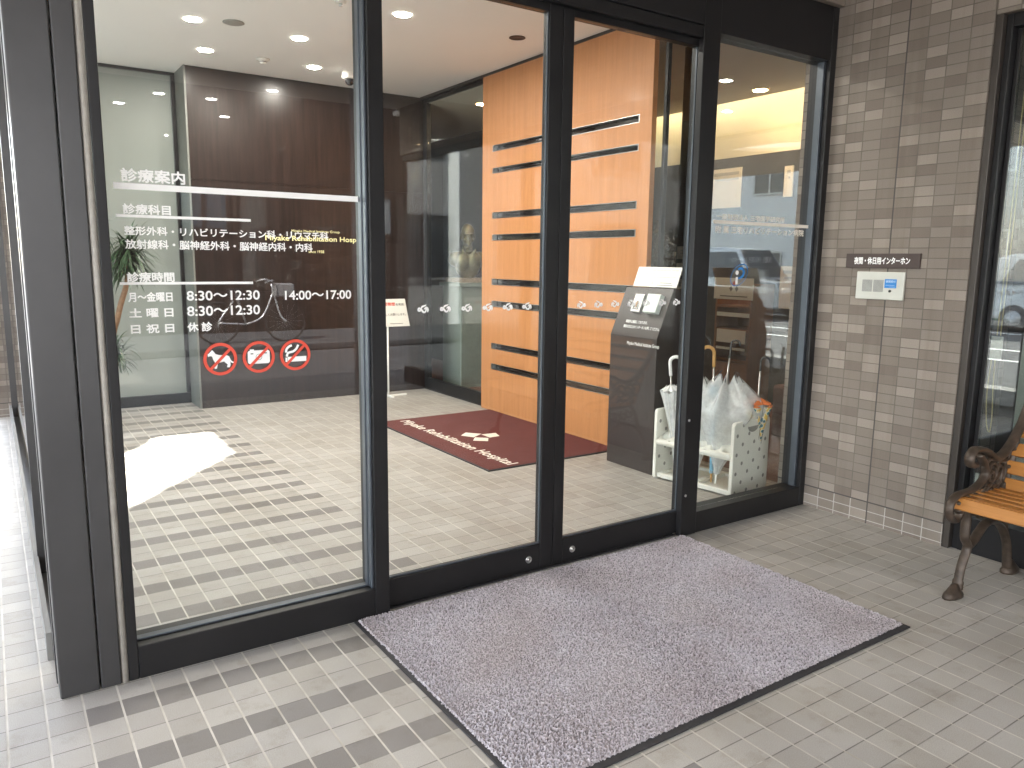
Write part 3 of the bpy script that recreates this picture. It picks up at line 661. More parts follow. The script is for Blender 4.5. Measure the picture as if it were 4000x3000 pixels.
# ------------------------------------------------------------------ mats
em = thing('entrance_mat', 'large lilac-grey loop pile doormat outside the sliding doors', 'doormat', (1.96, -.6, 0))
MB().box(1.066, 2.858, -1.188, -.002, .0005, .006).build('rubber_edge', M['rubber'], em, bevel=.002)
x0, x1, y0, y1 = 1.082, 2.846, -1.162, -.006
nx, ny = 540, 354; rnd = random.Random(3)
V = []; T = []
for j in range(ny):
    for i in range(nx):
        e = min(i, nx-1-i, j, ny-1-j); h = rnd.random()
        wv = .8+.35*math.sin(i*.021+1.3*math.sin(j*.017))*math.sin(j*.024+.8*math.sin(i*.013+2)); hh = .008+.009*h*h*wv if e > 1 else (.0062 if e == 0 else .010+.006*h)
        jx = 0 if e < 1 else rnd.uniform(-.0016, .0016); jy = 0 if e < 1 else rnd.uniform(-.0016, .0016)
        if e == 0: jx, jy = rnd.uniform(-.004, .004), rnd.uniform(-.004, .004)
        V.append((x0+(x1-x0)*i/(nx-1)+jx, y0+(y1-y0)*j/(ny-1)+jy, hh)); T.append(min(1, max(0, .15+.8*h+rnd.uniform(-.15, .15))))
q = MB(); q.add(V, [(j*nx+i, j*nx+i+1, (j+1)*nx+i+1, (j+1)*nx+i) for j in range(ny-1) for i in range(nx-1)])
po = q.build('pile', M['pile'], em)
at = po.data.attributes.new('tuft', 'FLOAT', 'POINT'); at.data.foreach_set('value', T)

lm = thing('lobby_mat', 'maroon mat with cream hospital name and three-leaf logo inside the vestibule', 'doormat', (3.2, 2.4, 0))
MB().box(2.650, 3.79, 1.548, 3.345, .0005, .010).build('rubber_edge', M['rubber'], lm, bevel=.003)
MB().box(2.662, 3.787, 1.560, 3.335, .0085, .0125).build('pile', M['maroon'], lm, bevel=.002)
q = MB(); write(q, 'Miyake Rehabilitation Hospital', (2.806, 3.262, .0132), (0, -1.665, 0), (.118, 0, 0), .028, 1.02)
q.build('printed_name', M['cream'], lm)
q = MB()
for qd in ([(3.007,2.526),(3.095,2.600),(3.180,2.496),(3.062,2.421)], [(3.166,2.478),(3.295,2.467),(3.262,2.356),(3.166,2.350)], [(3.070,2.416),(3.150,2.344),(3.090,2.254),(3.000,2.326)]):
    q.add([(a, b, .0132) for a, b in qd], [(0, 1, 2, 3)])
q.build('printed_logo', M['cream'], lm)

# ------------------------------------------------------------------ intercom group on the tile wall
sg = thing('intercom_sign', 'dark brown sign with white Japanese lettering above the intercom', 'sign', (3.84, -.356, 1.405))
MB().box(3.832, 3.8458, -.557, -.157, 1.368, 1.4425).build('plate', M['signbrown'], sg, bevel=.001)
q = MB(); write(q, '夜間・休日用インターホン', (3.8317, -.205, 1.388), (0, -.302, 0), (0, 0, .036), .032); q.build('lettering', M['white'], sg)
ic = thing('intercom', 'pale grey wall intercom panel with speaker slots and a blue label', 'intercom', (3.84, -.356, 1.28))
MB().box(3.831, 3.8458, -.487, -.227, 1.207, 1.349).build('faceplate', M['panelgrey'], ic, bevel=.003)
q = MB()
for y0, y1 in ((-.318, -.262), (-.379, -.324)):
    n = 9
    for i in range(n): y = y0+(y1-y0)*(i+.5)/n; q.box(3.8302, 3.8312, y-.0016, y+.0016, 1.246, 1.308)
q.build('speaker_slots', M['ink'], ic)
MB().box(3.8298, 3.8312, -.449, -.386, 1.268, 1.313).build('blue_label', M['blue'], ic)
q = MB(); write(q, '夜間受付', (3.8295, -.392, 1.295), (0, -.052, 0), (0, 0, .012), .03); q.box(3.8294, 3.8297, -.445, -.410, 1.273, 1.2745).box(3.8294, 3.8297, -.440, -.392, 1.281, 1.2825)
q.build('label_lettering', simple('pale_blue_print', (.45, .62, .82), .5), ic)
def knob(x, y, z, r, d, m, name, par):
    b = MB().lathe([(r, 0), (r, d*.8), (r*.8, d), (0, d)], n=20); b.v = [(x-p[2], y+p[0], z+p[1]) for p in b.v]; return b.build(name, m, par)
knob(3.831, -.417, 1.252, .0065, .006, M['black'], 'call_button', ic)
knob(3.831, -.248, 1.277, .0028, .0012, M['chrome'], 'screw', ic); knob(3.831, -.463, 1.279, .0028, .0012, M['chrome'], 'screw', ic)

# ------------------------------------------------------------------ kiosk and stand sign
ks = thing('intercom_kiosk', 'dark brown slant-topped kiosk with card reader and a white notice', 'kiosk', (3.6, 1.15, 0))
q = MB(); q.prism([(3.522, 0), (3.522, .895), (3.655, 1.215), (3.79, 1.215), (3.79, 0)], (0, .926, 0), (1, 0, 0), (0, 0, 1), (0, 1, 0), .446)
q.build('body', M['kiosk'], ks, bevel=.003)
sx, sz = .133, .320; L = math.hypot(sx, sz); su = Vector((sx/L, 0, sz/L)); sn = Vector((-sz/L, 0, sx/L)); so = Vector((3.522, 0, .895))
def onslope(mb, y0, y1, s0, s1, d0, d1):
    a = so+su*s0; c = so+su*s1
    P = [Vector((p.x, y, p.z))+sn*d for d in (d0, d1) for p in (a, c) for y in (y0, y1)]
    return mb.add(P, [(0, 1, 3, 2), (4, 5, 7, 6), (0, 1, 5, 4), (2, 3, 7, 6), (0, 2, 6, 4), (1, 3, 7, 5)])
rd = onslope(MB(), 1.142, 1.228, .165, .292, .001, .028).build('card_reader', M['alu'], ks, bevel=.003)
onslope(MB(), 1.158, 1.212, .180, .278, .0275, .0295).build('reader_window', simple('smoked_reader_window', (.012, .011, .010), .15), rd)
q = MB(); onslope(q, 1.180, 1.190, .262, .269, .0296, .0302); onslope(q, 1.178, 1.192, .246, .249, .0296, .0302); onslope(q, 1.170, 1.200, .188, .191, .0296, .0302); q.build('reader_mark', M['paper'], rd)
q = MB(); onslope(q, 1.180, 1.190, .196, .238, .0296, .0304); q.build('reader_strip', simple('amber_strip', (.30, .16, .06), .4), rd)
onslope(MB(), .978, 1.098, .165, .292, .001, .042).build('white_box', simple('pale_plastic_box', (.62, .68, .64), .4, 0, .03), ks, bevel=.004)
q = MB()
a = so+su*.092+sn*.0008; write(q, '時間外は施錠しております。', (a.x, 1.262, a.z), (0, -.205, 0), su*.022, .012); q.build('lettering', M['white'], ks); q = MB()
a = so+su*.056+sn*.0008; write(q, '御用の方は上のインターホンを押してください。', (a.x, 1.271, a.z), (0, -.338, 0), su*.023, .012); q.build('lettering', M['white'], ks); q = MB()
write(q, 'Miyake Medical Institute Group', (3.5212, 1.202, .832), (0, -.300, 0), (0, 0, .030), .01)
q.build('lettering', M['white'], ks)
nb = MB(); b0 = Vector((3.655, 0, 1.222)); bu = Vector((.05, 0, .128)); bl = bu.length; bu.normalize(); bn = Vector((-bu.z, 0, bu.x))
def onboard(mb, y0, y1, s0, s1, d0, d1):
    a = b0+bu*s0; c = b0+bu*s1
    P = [Vector((p.x, y, p.z))+bn*d for d in (d0, d1) for p in (a, c) for y in (y0, y1)]
    return mb.add(P, [(0, 1, 3, 2), (4, 5, 7, 6), (0, 1, 5, 4), (2, 3, 7, 6), (0, 2, 6, 4), (1, 3, 7, 5)])
nt_ = thing('notice_board', 'white notice leaning on top of the dark kiosk', 'notice', (3.68, 1.1, 1.22))
onboard(nb, .902, 1.305, 0, .138, 0, .004).build('board', M['paper'], nt_)
q = MB(); rr = random.Random(5)
for s0, ya, yb in ((.112, 1.29, .93), (.088, 1.29, 1.09), (.064, 1.29, .95)):
    y = ya
    while y > yb:
        l = rr.uniform(.012, .035); onboard(q, y-l, y, s0, s0+.006, .0042, .0046); y -= l+rr.uniform(.003, .008)
q.build('faint_print', M['inklight'], nt_)
q = MB()
for y, s in ((1.131, .032), (1.139, .021), (1.123, .021)):
    P = [b0+bu*(s+ds)+Vector((0, y+dy, 0))+bn*.0046 for dy, ds in ((.004, 0), (0, .006), (-.004, 0), (0, -.006))]; q.add(P, [(0, 1, 2, 3)])
for s0, ya, yb in ((.026, 1.06, .955), (.010, 1.085, .94)): onboard(q, yb, ya, s0, s0+.005, .0042, .0046)
q.build('printed_mark', M['ink'], nt_)

st = thing('no_smoking_stand', 'slim white stand holding a white sign with red lettering', 'sign', (3.30, 4.47, 0))
MB().tube([(3.298, 4.49, .012), (3.298, 4.49, .72)], .009, 10).build('pole', M['paper'], st)
MB().box(3.285, 3.50, 4.475, 4.505, 0, .018).box(3.285, 3.312, 4.38, 4.60, 0, .018).build('foot', M['paper'], st, bevel=.004)
q = MB(); q.add([(3.185, 4.47, .712), (3.535, 4.47, .712), (3.510, 4.53, .985), (3.195, 4.53, .985), (3.185, 4.476, .711), (3.535, 4.476, .711), (3.510, 4.536, .984), (3.195, 4.536, .984)],
    [(0, 1, 2, 3), (7, 6, 5, 4), (0, 4, 5, 1), (1, 5, 6, 2), (2, 6, 7, 3), (3, 7, 4, 0)])
q.build('board', M['paper'], st)
n_ = Vector((0, -.0012, -.0003))
q = MB(); write(q, '全面禁煙', Vector((3.228, 4.515, .918))+n_, (.165, 0, 0), (0, .0075, .034), .03); q.build('red_lettering', M['red'], st)
q = MB(); write(q, 'を実施', Vector((3.402, 4.515, .918))+n_, (.088, 0, 0), (0, .006, .025), .02); q.build('black_lettering', M['ink'], st); q = MB()
write(q, 'よろしくお願いします。', Vector((3.225, 4.4935, .819))+n_, (.275, 0, 0), (0, .0054, .0245), .02); q.build('black_lettering', M['ink'], st); q = MB()
q.box(3.32, 3.46, 4.4745, 4.4752, .738, .7435); q.build('faint_print', M['ink'], st)

# ------------------------------------------------------------------ umbrella stand and umbrellas
uz = lambda x: .262+(x-3.565)*.40
us = thing('umbrella_stand', 'putty-coloured plastic umbrella stand with dimpled end panels', 'umbrella stand', (3.76, .59, 0))
def rr_poly(x0, x1, z0, z1, r):
    P = []
    for cx, cz, s in ((x1-r, z1-r, 0), (x0+r, z1-r, 90), (x0+r, z0+r, 180), (x1-r, z0+r, 270)): P += [(cx+r*math.cos(R(s+k*15)), cz+r*math.sin(R(s+k*15))) for k in range(7)]
    return P
for y in (.294, .858):
    q = MB(); q.prism(rr_poly(3.560, 3.952, 0, .458, .025), (0, y, 0), (1, 0, 0), (0, 0, 1), (0, 1, 0), .024); e = q.build('end_panel', M['putty'], us, bevel=.005, seg=3)
    d = MB(); rows = [(.03+.058*k) for k in range(8)]
    for k, z in enumerate(rows):
        for i in range(3):
            x = 3.595+.125*i+(.06 if k % 2 else 0)
            if x > 3.935 or (k == 7 and 3.68 < x < 3.84): continue
            b = MB().lathe([(.0120, 0), (.0095, .0012), (.0, .0014)], n=16, cap=False); d.add([(x+p[0], y-.0002-p[2]*.3, z+p[1]) for p in b.v], b.f, True)
    d.build('dimple', M['puttyd'], e)
    h = MB()
    hp = spline([(3.705, 0, .418), (3.72, 0, .398), (3.757, 0, .388), (3.795, 0, .398), (3.81, 0, .418)], 5)
    h.tube([(p.x, y-.001, p.z) for p in hp], .005, 8); h.prism([(p.x, p.z) for p in hp], (0, y-.0012, 0), (1, 0, 0), (0, 0, 1), (0, 1, 0), .0008); h.build('hand_hole', M['puttyd'], e)
q = MB(); ncx, ncy = 4, 6; cx0, cx1, cy0, cy1 = 3.567, 3.945, .3185, .8575
cw, ch = (cx1-cx0)/ncx, (cy1-cy0)/ncy; holes = []
for i in range(ncx):
    for j in range(ncy):
        ax, ay = cx0+cw*(i+.5), cy0+ch*(j+.5); holes.append((ax, ay)); n = 24; r = .030; vs = []
        for k in range(n):
            a = 2*math.pi*(k+.5)/n; c, s = math.cos(a), math.sin(a); m = max(abs(c), abs(s))
            for X, Y, dz in ((ax+cw/2*c/m, ay+ch/2*s/m, 0), (ax+r*1.22*c, ay+r*1.22*s, 0), (ax+r*c, ay+r*s, -.006), (ax+r*.8*c, ay+r*.8*s, -.05)): vs.append((X, Y, uz(X)+dz))
        q.add(vs, [(4*k+l, 4*((k+1) % n)+l, 4*((k+1) % n)+l+1, 4*k+l+1) for k in range(n) for l in range(3)], True)
q.add([(cx0, cy0, uz(cx0)), (cx0, cy1, uz(cx0)), (cx0, cy1, uz(cx0)-.035), (cx0, cy0, uz(cx0)-.035)], [(0, 1, 2, 3)])
q.tube([(cx0, cy0, uz(cx0)-.016), (cx0, cy1, uz(cx0)-.016)], .016, 12)
q.build('slotted_tray', M['putty'], us)
q = MB()
for ya, yb in ((.3185, .586), (.590, .8575)):
    q.box(3.575, 3.945, ya, yb, .012, .018).box(3.575, 3.605, ya, yb, .018, .040).box(3.915, 3.945, ya, yb, .018, .040).box(3.6055, 3.9145, ya, ya+.02, .018, .040).box(3.6055, 3.9145, yb-.02, yb, .018, .040)
q.build('drip_tray', M['putty'], us, bevel=.006, seg=3)

us.location = (3.718, .614, 0); us.rotation_euler = (0, 0, R(7.7))

def umbrella(label, tip, top, handle, hmat, cmat, rim, apex=.10, rim_s=.62, folds=8, hook_dir=(0, -1, 0), shaft='chrome', seed=1, tipm='paper', cuff=True, flare=1.0, hook=.045):
    """closed umbrella standing tip down from tip to the base of its handle (top)"""
    tip, top = Vector(tip), Vector(top); ax = (top-tip); Ln = ax.length; ax.normalize()
    t = thing('umbrella', label, 'umbrella', tuple(tip), 'umbrellas in the stand')
    MB().tube([tip+ax*.05, top], .0055, 10).build('shaft', M[shaft], t)
    MB().tube([tip, tip+ax*.02, tip+ax*.075], [.0045, .006, .009], 10).build('tip', M[tipm], t)
    hd_ = Vector(hook_dir); H = handle
    pts = [top-ax*.02, top+ax*(H*.25), top+ax*(H*.62)]
    for k in range(1, 9):
        a = math.pi*k/8*1.08; pts.append(top+ax*(H*.62)+ax*(hook*math.sin(a))+hd_*(hook*(1-math.cos(a))))
    rad = .0105 if hmat != 'black' and hmat != 'chrome' else .0068
    MB().tube(spline(pts, 3), rad, 12).build('handle', M[hmat], t)
    a1 = Vector((1, 0, 0)); a1 = (a1-ax*a1.dot(ax)).normalized(); a2 = ax.cross(a1)
    rg = random.Random(seed); q = MB(); n = folds*6; k = 15; vs = []; ph = rg.uniform(0, 6)
    L0, L1 = .06, rim_s*Ln
    for i in range(k):
        u = i/(k-1); s = L0+(L1-L0)*u
        base = .010+(rim-.010)*(u**1.5)
        if rim > .1: base = .012+rim*(u/.70)**1.15 if u < .70 else rim*(1-.80*((u-.70)/.30)**1.1)+.012
        for j in range(n):
            th = 2*math.pi*j/n; fold = math.cos(folds*th+ph+.9*math.sin(th*2+seed)); sag = (.10 if rim > .1 else .28)*u if rim > .03 else .12
            if rim > .1: fold = 1-2*abs(math.sin(folds*.5*th+ph+.5*math.sin(th+seed))); sag = .16; 
            r = base*(1+sag*fold)*(1+(.14*math.cos(th+.35) if rim > .1 else 0))+.002*math.sin(5*th+7*u); ds = (-.028*rim/.06*u*(1-fold)*.35 if rim > .03 else 0)
            vs.append(tip+ax*(s+ds)+(a1*math.cos(th)+a2*math.sin(th)*.92)*r)
    q.add(vs, [(i*n+j, i*n+(j+1) % n, (i+1)*n+(j+1) % n, (i+1)*n+j) for i in range(k-1) for j in range(n)], True)
    # hem folded back inside towards the handle
    vs = []
    for i in range(4 if rim < .1 else 0):
        u = i/3
        for j in range(n):
            th = 2*math.pi*j/n; fold = math.cos(folds*th+ph+.9*math.sin(th*2+seed)); r0 = rim*(1+(.10 if rim > .1 else .28)*fold); r = r0*(1-u)*.98+.012*u
            vs.append(tip+ax*(L1+.06*rim/.06*u*.5-.0005)+(a1*math.cos(th)+a2*math.sin(th)*.92)*r)
    if vs: q.add(vs, [(i*n+j, i*n+(j+1) % n, (i+1)*n+(j+1) % n, (i+1)*n+j) for i in range(3) for j in range(n)], True)
    q.build('canopy', M[cmat], t)
    rb = MB()
    for j in range(8):
        th = 2*math.pi*j/8+ph
        if rim > .1: rb.tube([tip+ax*(L1-.05)+(a1*math.cos(th)+a2*math.sin(th))*rim*.45, tip+ax*(L1+.012)+(a1*math.cos(th)+a2*math.sin(th))*rim*.26], .0022, 5); continue
        rb.tube([tip+ax*(L0+.02)+(a1*math.cos(th)+a2*math.sin(th))*.008, tip+ax*L1*1.0+(a1*math.cos(th)+a2*math.sin(th))*rim*.90, tip+ax*(L1+.028)+(a1*math.cos(th)+a2*math.sin(th))*rim*.55], .0013, 5)
    rb.build('rib', M['paper'] if hmat == 'white' else M['black'], t)
    return t
umbrella('closed clear umbrella with a white plastic crook handle', (3.613, .79, .020), (3.520, .79, .700), .10, 'white', 'milky', .060, rim_s=.84, hook_dir=(.80, -.6, 0), seed=2, tipm='white', hook=.040)
umbrella('loosely furled clear umbrella with a thin black handle, widest in the stand', (3.655, .500, .030), (3.712, .490, .835), .10, 'black', 'clear', .215, rim_s=.86, folds=8, hook_dir=(.5, -.86, 0), seed=5, hook=.026)
umbrella('light blue umbrella with a wooden crook handle and wooden tip', (3.655, .535, .030), (3.625, .535, .780), .10, 'cane', 'skyblue', .030, rim_s=.80, hook_dir=(-.85, .5, 0), seed=4, tipm='cane', hook=.040)
umbrella('clear umbrella with a black crook handle beside the blue one', (3.640, .645, .030), (3.590, .645, .840), .10, 'black', 'clear', .150, rim_s=.82, hook_dir=(.6, -.8, 0), seed=9, hook=.040)
umbrella('orange umbrella with a patterned hem and a slim black hook handle', (3.842, .365, .030), (3.846, .365, .760), .06, 'black', 'orangeprint', .074, rim_s=.70, folds=6, hook_dir=(.8, -.6, 0), seed=7, tipm='black', hook=.028)
umbrella('closed clear umbrella with a white tip behind the black door post', (3.665, .735, .030), (3.700, .735, .720), .09, 'black', 'clear', .048, rim_s=.85, hook_dir=(.7, .7, 0), seed=11, tipm='paper', hook=.03)


# ------------------------------------------------------------------ bench and side window
def bench_frame(mb, y):
    w2 = (0, 1, 0)
    def tb(pts, r, n=6, fl=1.7): mb.tube([(p[0], y, p[1]) for p in spline([(a, 0, b) for a, b in pts], n)] if False else [(p.x, y, p.z) for p in spline([(a, 0, b) for a, b in pts], n)], r, 10, flat=(w2, fl))
    tb([(3.352, .566), (3.322, .572), (3.309, .598), (3.325, .622), (3.362, .632), (3.445, .615), (3.500, .586), (3.545, .570), (3.610, .585), (3.690, .640), (3.755, .712), (3.805, .80), (3.835, .90)], .0130)
    tb([(3.385, .605), (3.425, .575), (3.452, .540), (3.458, .510), (3.430, .482), (3.366, .460), (3.300, .456), (3.250, .455), (3.205, .441), (3.183, .411), (3.193, .372), (3.224, .348), (3.256, .352), (3.268, .376), (3.248, .392)], .0112)
    tb([(3.700, .655), (3.690, .58), (3.655, .48), (3.612, .428), (3.565, .406), (3.48, .402), (3.37, .400), (3.27, .402)], .012)
    tb([(3.318, .402), (3.338, .345), (3.340, .255), (3.372, .205), (3.340, .130), (3.326, .070), (3.322, .03)], [.0125]*18+[.0115]*13+[.014]*6)
    tb([(3.372, .207), (3.415, .222), (3.465, .258), (3.520, .285), (3.590, .275), (3.660, .240), (3.725, .165), (3.752, .090), (3.764, .028)], .0125)
    tb([(3.610, .405), (3.655, .33), (3.690, .235), (3.735, .150)], .011)
    for fx in (3.30, 3.79):
        s = -1 if fx < 3.5 else 1
        mb.add([(fx+a*.074*(1.0 if a*s > 0 else .70), y+b*.032, z) for z, k in ((0, 1), (.012, 1), (.026, .74), (.055, .34)) for a, b in [(k*math.cos(R(q*30)), k*math.sin(R(q*30))) for q in range(12)]],
               [(i*12+j, i*12+(j+1) % 12, (i+1)*12+(j+1) % 12, (i+1)*12+j) for i in range(3) for j in range(12)]+[tuple(range(12))[::-1], tuple(36+j for j in range(12))], True)
    # vine tracery between arm and seat, and the apron under the seat
    rr = random.Random(4)
    tb([(3.46, .50), (3.50, .55), (3.545, .535), (3.55, .49), (3.51, .47), (3.49, .50), (3.515, .515)], .008, 5, 1.3)
    tb([(3.47, .43), (3.51, .455), (3.56, .44), (3.60, .47), (3.60, .52), (3.565, .53), (3.555, .505)], .008, 5, 1.3)
    tb([(3.55, .56), (3.60, .55), (3.645, .555), (3.66, .60), (3.63, .60)], .008, 5, 1.3)
    tb([(3.44, .54), (3.48, .575), (3.53, .565)], .008, 5, 1.3)
    tb([(3.62, .46), (3.635, .51), (3.62, .545)], .008, 5, 1.3)
    for cx, cz, a in ((3.485, .525, .5), (3.53, .50, 2), (3.575, .49, 1), (3.54, .445, .2), (3.60, .56, 2.6), (3.50, .455, 3), (3.575, .55, .8), (3.62, .50, 1.6), (3.515, .585, .1)):
        L = [(cx+.024*u*math.cos(a)-.011*v*math.sin(a), cz+.024*u*math.sin(a)+.011*v*math.cos(a)) for u, v in ((-1, 0), (-.4, .9), (.3, .8), (1, 0), (.3, -.8), (-.4, -.9))]
        mb.prism(L, (0, y-.006, 0), (1, 0, 0), (0, 0, 1), (0, 1, 0), .012)
    for cx, cz in ((3.40, .365), (3.45, .345), (3.50, .335), (3.55, .335), (3.60, .345)):
        tb([(cx-.025, cz+.035), (cx-.028, cz-.005), (cx, cz-.022), (cx+.022, cz), (cx+.010, cz+.016), (cx-.006, cz+.008)], .0075, 5, 1.3)
bn = thing('bench', 'wooden slatted bench with ornate brown cast-iron ends below the side window', 'bench', (3.5, -1.7, 0))
for y in (-1.128, -2.372):
    q = MB(); bench_frame(q, y); q.build('end_frame', M['iron'], bn)
def slat(cx, cz, ang, wd, th=.024):
    q = MB(); c, s = math.cos(ang), math.sin(ang); P = []
    for y in (-1.108, -2.392):
        for a, b in ((-1, -1), (1, -1), (1, 1), (-1, 1)): u, v = a*wd/2, b*th/2; P.append((cx+u*c-v*s, y, cz+u*s+v*c))
    q.add(P, [(0, 1, 2, 3), (7, 6, 5, 4), (0, 4, 5, 1), (1, 5, 6, 2), (2, 6, 7, 3), (3, 7, 4, 0)])
    o = q.build('slat', M['orange_slat'], bn, bevel=.006, seg=3)
    b = MB()
    for y in (-1.136, -2.364):
        k = MB().lathe([(.009, 0), (.008, .003), (.004, .005), (0, .0055)], n=12)
        b.add([(cx+p[0]*c-(p[2]+th/2)*s, y+p[1], cz+p[0]*s+(p[2]+th/2)*c) for p in k.v], k.f, True)
    b.build('bolt', M['iron'], o)
M['orange_slat'] = M['bench']
slat(3.256, .416, R(70), .052, .030)
for cx in (3.312, 3.376, 3.440, 3.504): slat(cx, .428-.014*(cx-3.3), R(-3), .056)
slat(3.566, .424, R(-2), .050)
for cx, cz in ((3.632, .442), (3.660, .515), (3.694, .590), (3.738, .668), (3.782, .742), (3.818, .815)): slat(cx, cz, R(66), .060, .022)

sw = thing('side_window', 'tall dark framed window behind the bench, showing curtain and reflections', 'window', (3.93, -3, 0))
MB().box(3.851, 3.930, -.822, -.7885, 0, 2.499).build('jamb_trim', simple('brown_jamb', (.050, .042, .036), .4, .2, .15, 3), sw, bevel=.003)
b = MB().box(3.882, 3.96, -.850, -.8225, .0, 2.499).box(3.882, 3.96, -5.2, -.8505, 2.44, 2.499).box(3.876, 3.96, -5.2, -.8505, .0, .175).box(3.882, 3.96, -2.9, -2.84, .1755, 2.4395).box(3.930, 3.958, -.870, -.8505, .1755, 2.4395)
b.build('frame', M['frame'], sw, bevel=.003)
MB().box(3.934, 3.940, -5.2, -.8705, .176, 2.4395).build('glass_pane', M['glass_side'], sw)
# curtain gathered beside the frame
cu = MB(); n = 90; vs = []
for i in range(n):
    y = -.93-(3.2-.93)*i/(n-1); x = 4.13+.022*math.sin(i*.62)+.012*math.sin(i*1.7+1)
    vs += [(x, y, .02), (x+.004, y, 2.44)]
cu.add(vs, [(2*i, 2*i+2, 2*i+3, 2*i+1) for i in range(n-1)], True)
tag(cu.build('curtain', M['curtain']), 'pale grey curtain hanging inside the window behind the bench', 'curtain')
tag(MB().box(4.6, 4.7, -5.2, -.2, 0, 2.95).build('room_wall', M['lobdark']), 'dark inner wall of the room behind the window by the bench', 'wall')
bc = thing('blind_cord', 'yellow blind cord with a white weight inside the window', 'cord', (3.975, -.89, .6))
q = MB()
for a in (-.885, -.900): q.tube(spline([(3.975, a, 2.43), (3.977, a-.001, 1.6), (3.975, a, 1.06)], 4), .0028, 6)
q.tube(spline([(3.975, -.872, .94), (3.975, -.868, .78), (3.974, -.880, .64), (3.975, -.897, .590), (3.975, -.902, .66), (3.975, -.893, .80), (3.975, -.888, .94)], 5), .0028, 6)
q.build('cord', M['cord'], bc)
MB().box(3.968, 3.988, -.912, -.853, .940, 1.055).build('weight', simple('white_plastic_weight', (.66, .64, .56), .5), bc, bevel=.006)
q = MB().box(3.944, 3.956, -.884, -.856, .20, .385); tag(q.build('window_stay', M['putty']), 'short upright white plastic stick at the foot of the side window', 'stick')

# ------------------------------------------------------------------ bust on pedestal
pd = thing('pedestal', 'pale grey stone pedestal with a marble slab in the lobby, behind the glass', 'pedestal', (4.40, 4.78, 0))
MB().box(4.20, 4.62, 4.574, 4.990, 0, 1.095).build('plinth', M['stone'], pd, bevel=.006)
MB().box(4.172, 4.648, 4.546, 5.018, 1.0955, 1.14).build('cap', M['stone'], pd, bevel=.008)
MB().box(4.225, 4.595, 4.60, 4.965, 1.1405, 1.188).build('marble_slab', M['marble'], pd, bevel=.003)
def bust():
    bm = bmesh.new()
    def ell(c, r, rot=(0, 0, 0)):
        mt = Matrix.Translation(c) @ Matrix.Rotation(rot[2], 4, 'Z') @ Matrix.Rotation(rot[1], 4, 'Y') @ Matrix.Rotation(rot[0], 4, 'X') @ Matrix.Diagonal((*r, 1))
        bmesh.ops.create_uvsphere(bm, u_segments=24, v_segments=16, radius=1, matrix=mt)
    # local frame: faces -y, x to its left; z up from the slab
    ell((0, .012, .485), (.076, .098, .105)); ell((0, -.012, .425), (.064, .078, .080)); ell((0, -.030, .380), (.045, .055, .042))
    ell((0, -.098, .435), (.013, .022, .030)); ell((0, -.080, .475), (.052, .025, .014)); ell((0, -.086, .392), (.026, .014, .009)); ell((0, -.080, .362), (.024, .022, .020))
    for s in (-1, 1):
        ell((s*.074, .01, .445), (.011, .022, .034)); ell((s*.030, -.076, .452), (.015, .012, .009)); ell((s*.042, -.062, .415), (.022, .026, .022))
        ell((s*.135, .015, .205), (.085, .088, .085)); ell((s*.06, -.06, .17), (.082, .055, .115)); ell((s*.045, -.085, .245), (.018, .018, .085), (0, s*.42, 0))
    ell((0, .01, .325), (.058, .062, .09)); ell((0, .01, .20), (.185, .105, .105)); ell((0, .0, .11), (.135, .095, .12)); ell((0, .0, .03), (.085, .075, .06)); ell((0, -.06, .29), (.042, .03, .03))
    me = bpy.data.meshes.new('bust'); bm.to_mesh(me); bm.free(); me.materials.append(M['bronze'])
    o = bpy.data.objects.new('bust', me); COL.objects.link(o)
    r = o.modifiers.new('remesh', 'REMESH'); r.mode = 'VOXEL'; r.voxel_size = .0065; r.use_smooth_shade = True
    s = o.modifiers.new('smooth', 'SMOOTH'); s.iterations = 4; s.factor = .5
    o.location = (4.40, 4.78, 1.186); o.rotation_euler = (0, 0, R(-22)); return o
tag(bust(), 'dark bronze bust of a balding man in a jacket on the grey pedestal', 'bust')

# ------------------------------------------------------------------ lobby furniture seen through the glass
pr = thing('pamphlet_rack', 'wooden lobby rack with a white header board and white shelf papers', 'rack', (6.2, 2.5, 0))
q = MB().box(6.10, 6.44, 2.29, 2.31, 0, 1.18).box(6.10, 6.44, 2.71, 2.73, 0, 1.18).box(6.42, 6.44, 2.3105, 2.7095, 0, 1.18)
for z in (.05, .42, .72, .95): q.box(6.10, 6.4195, 2.3105, 2.7095, z, z+.018)
q.box(6.10, 6.115, 2.3105, 2.7095, .0, .40)
q.build('cabinet', M['cabinet'], pr)
MB().box(6.09, 6.099, 2.27, 2.75, 1.03, 1.24).build('header_board', M['paper'], pr)
q = MB()
for y, z, m_ in ((2.50, 1.185, 0), (2.535, 1.135, 1), (2.465, 1.135, 1)):
    q.cur = m_; q.add([(6.0885, y+.022, z), (6.0885, y, z+.030), (6.0885, y-.022, z), (6.0885, y, z-.030)], [(0, 1, 2, 3)])
q.cur = 1; q.box(6.0880, 6.0888, 2.33, 2.67, 1.055, 1.066); q.build('header_emblem', [M['red'], M['ink']], pr)
q = MB().box(6.092, 6.0985, 2.30, 2.70, .86, .90).box(6.092, 6.0985, 2.33, 2.69, .60, .73).box(6.092, 6.0985, 2.33, 2.69, .53, .555); q.build('shelf_paper', M['paper'], pr)
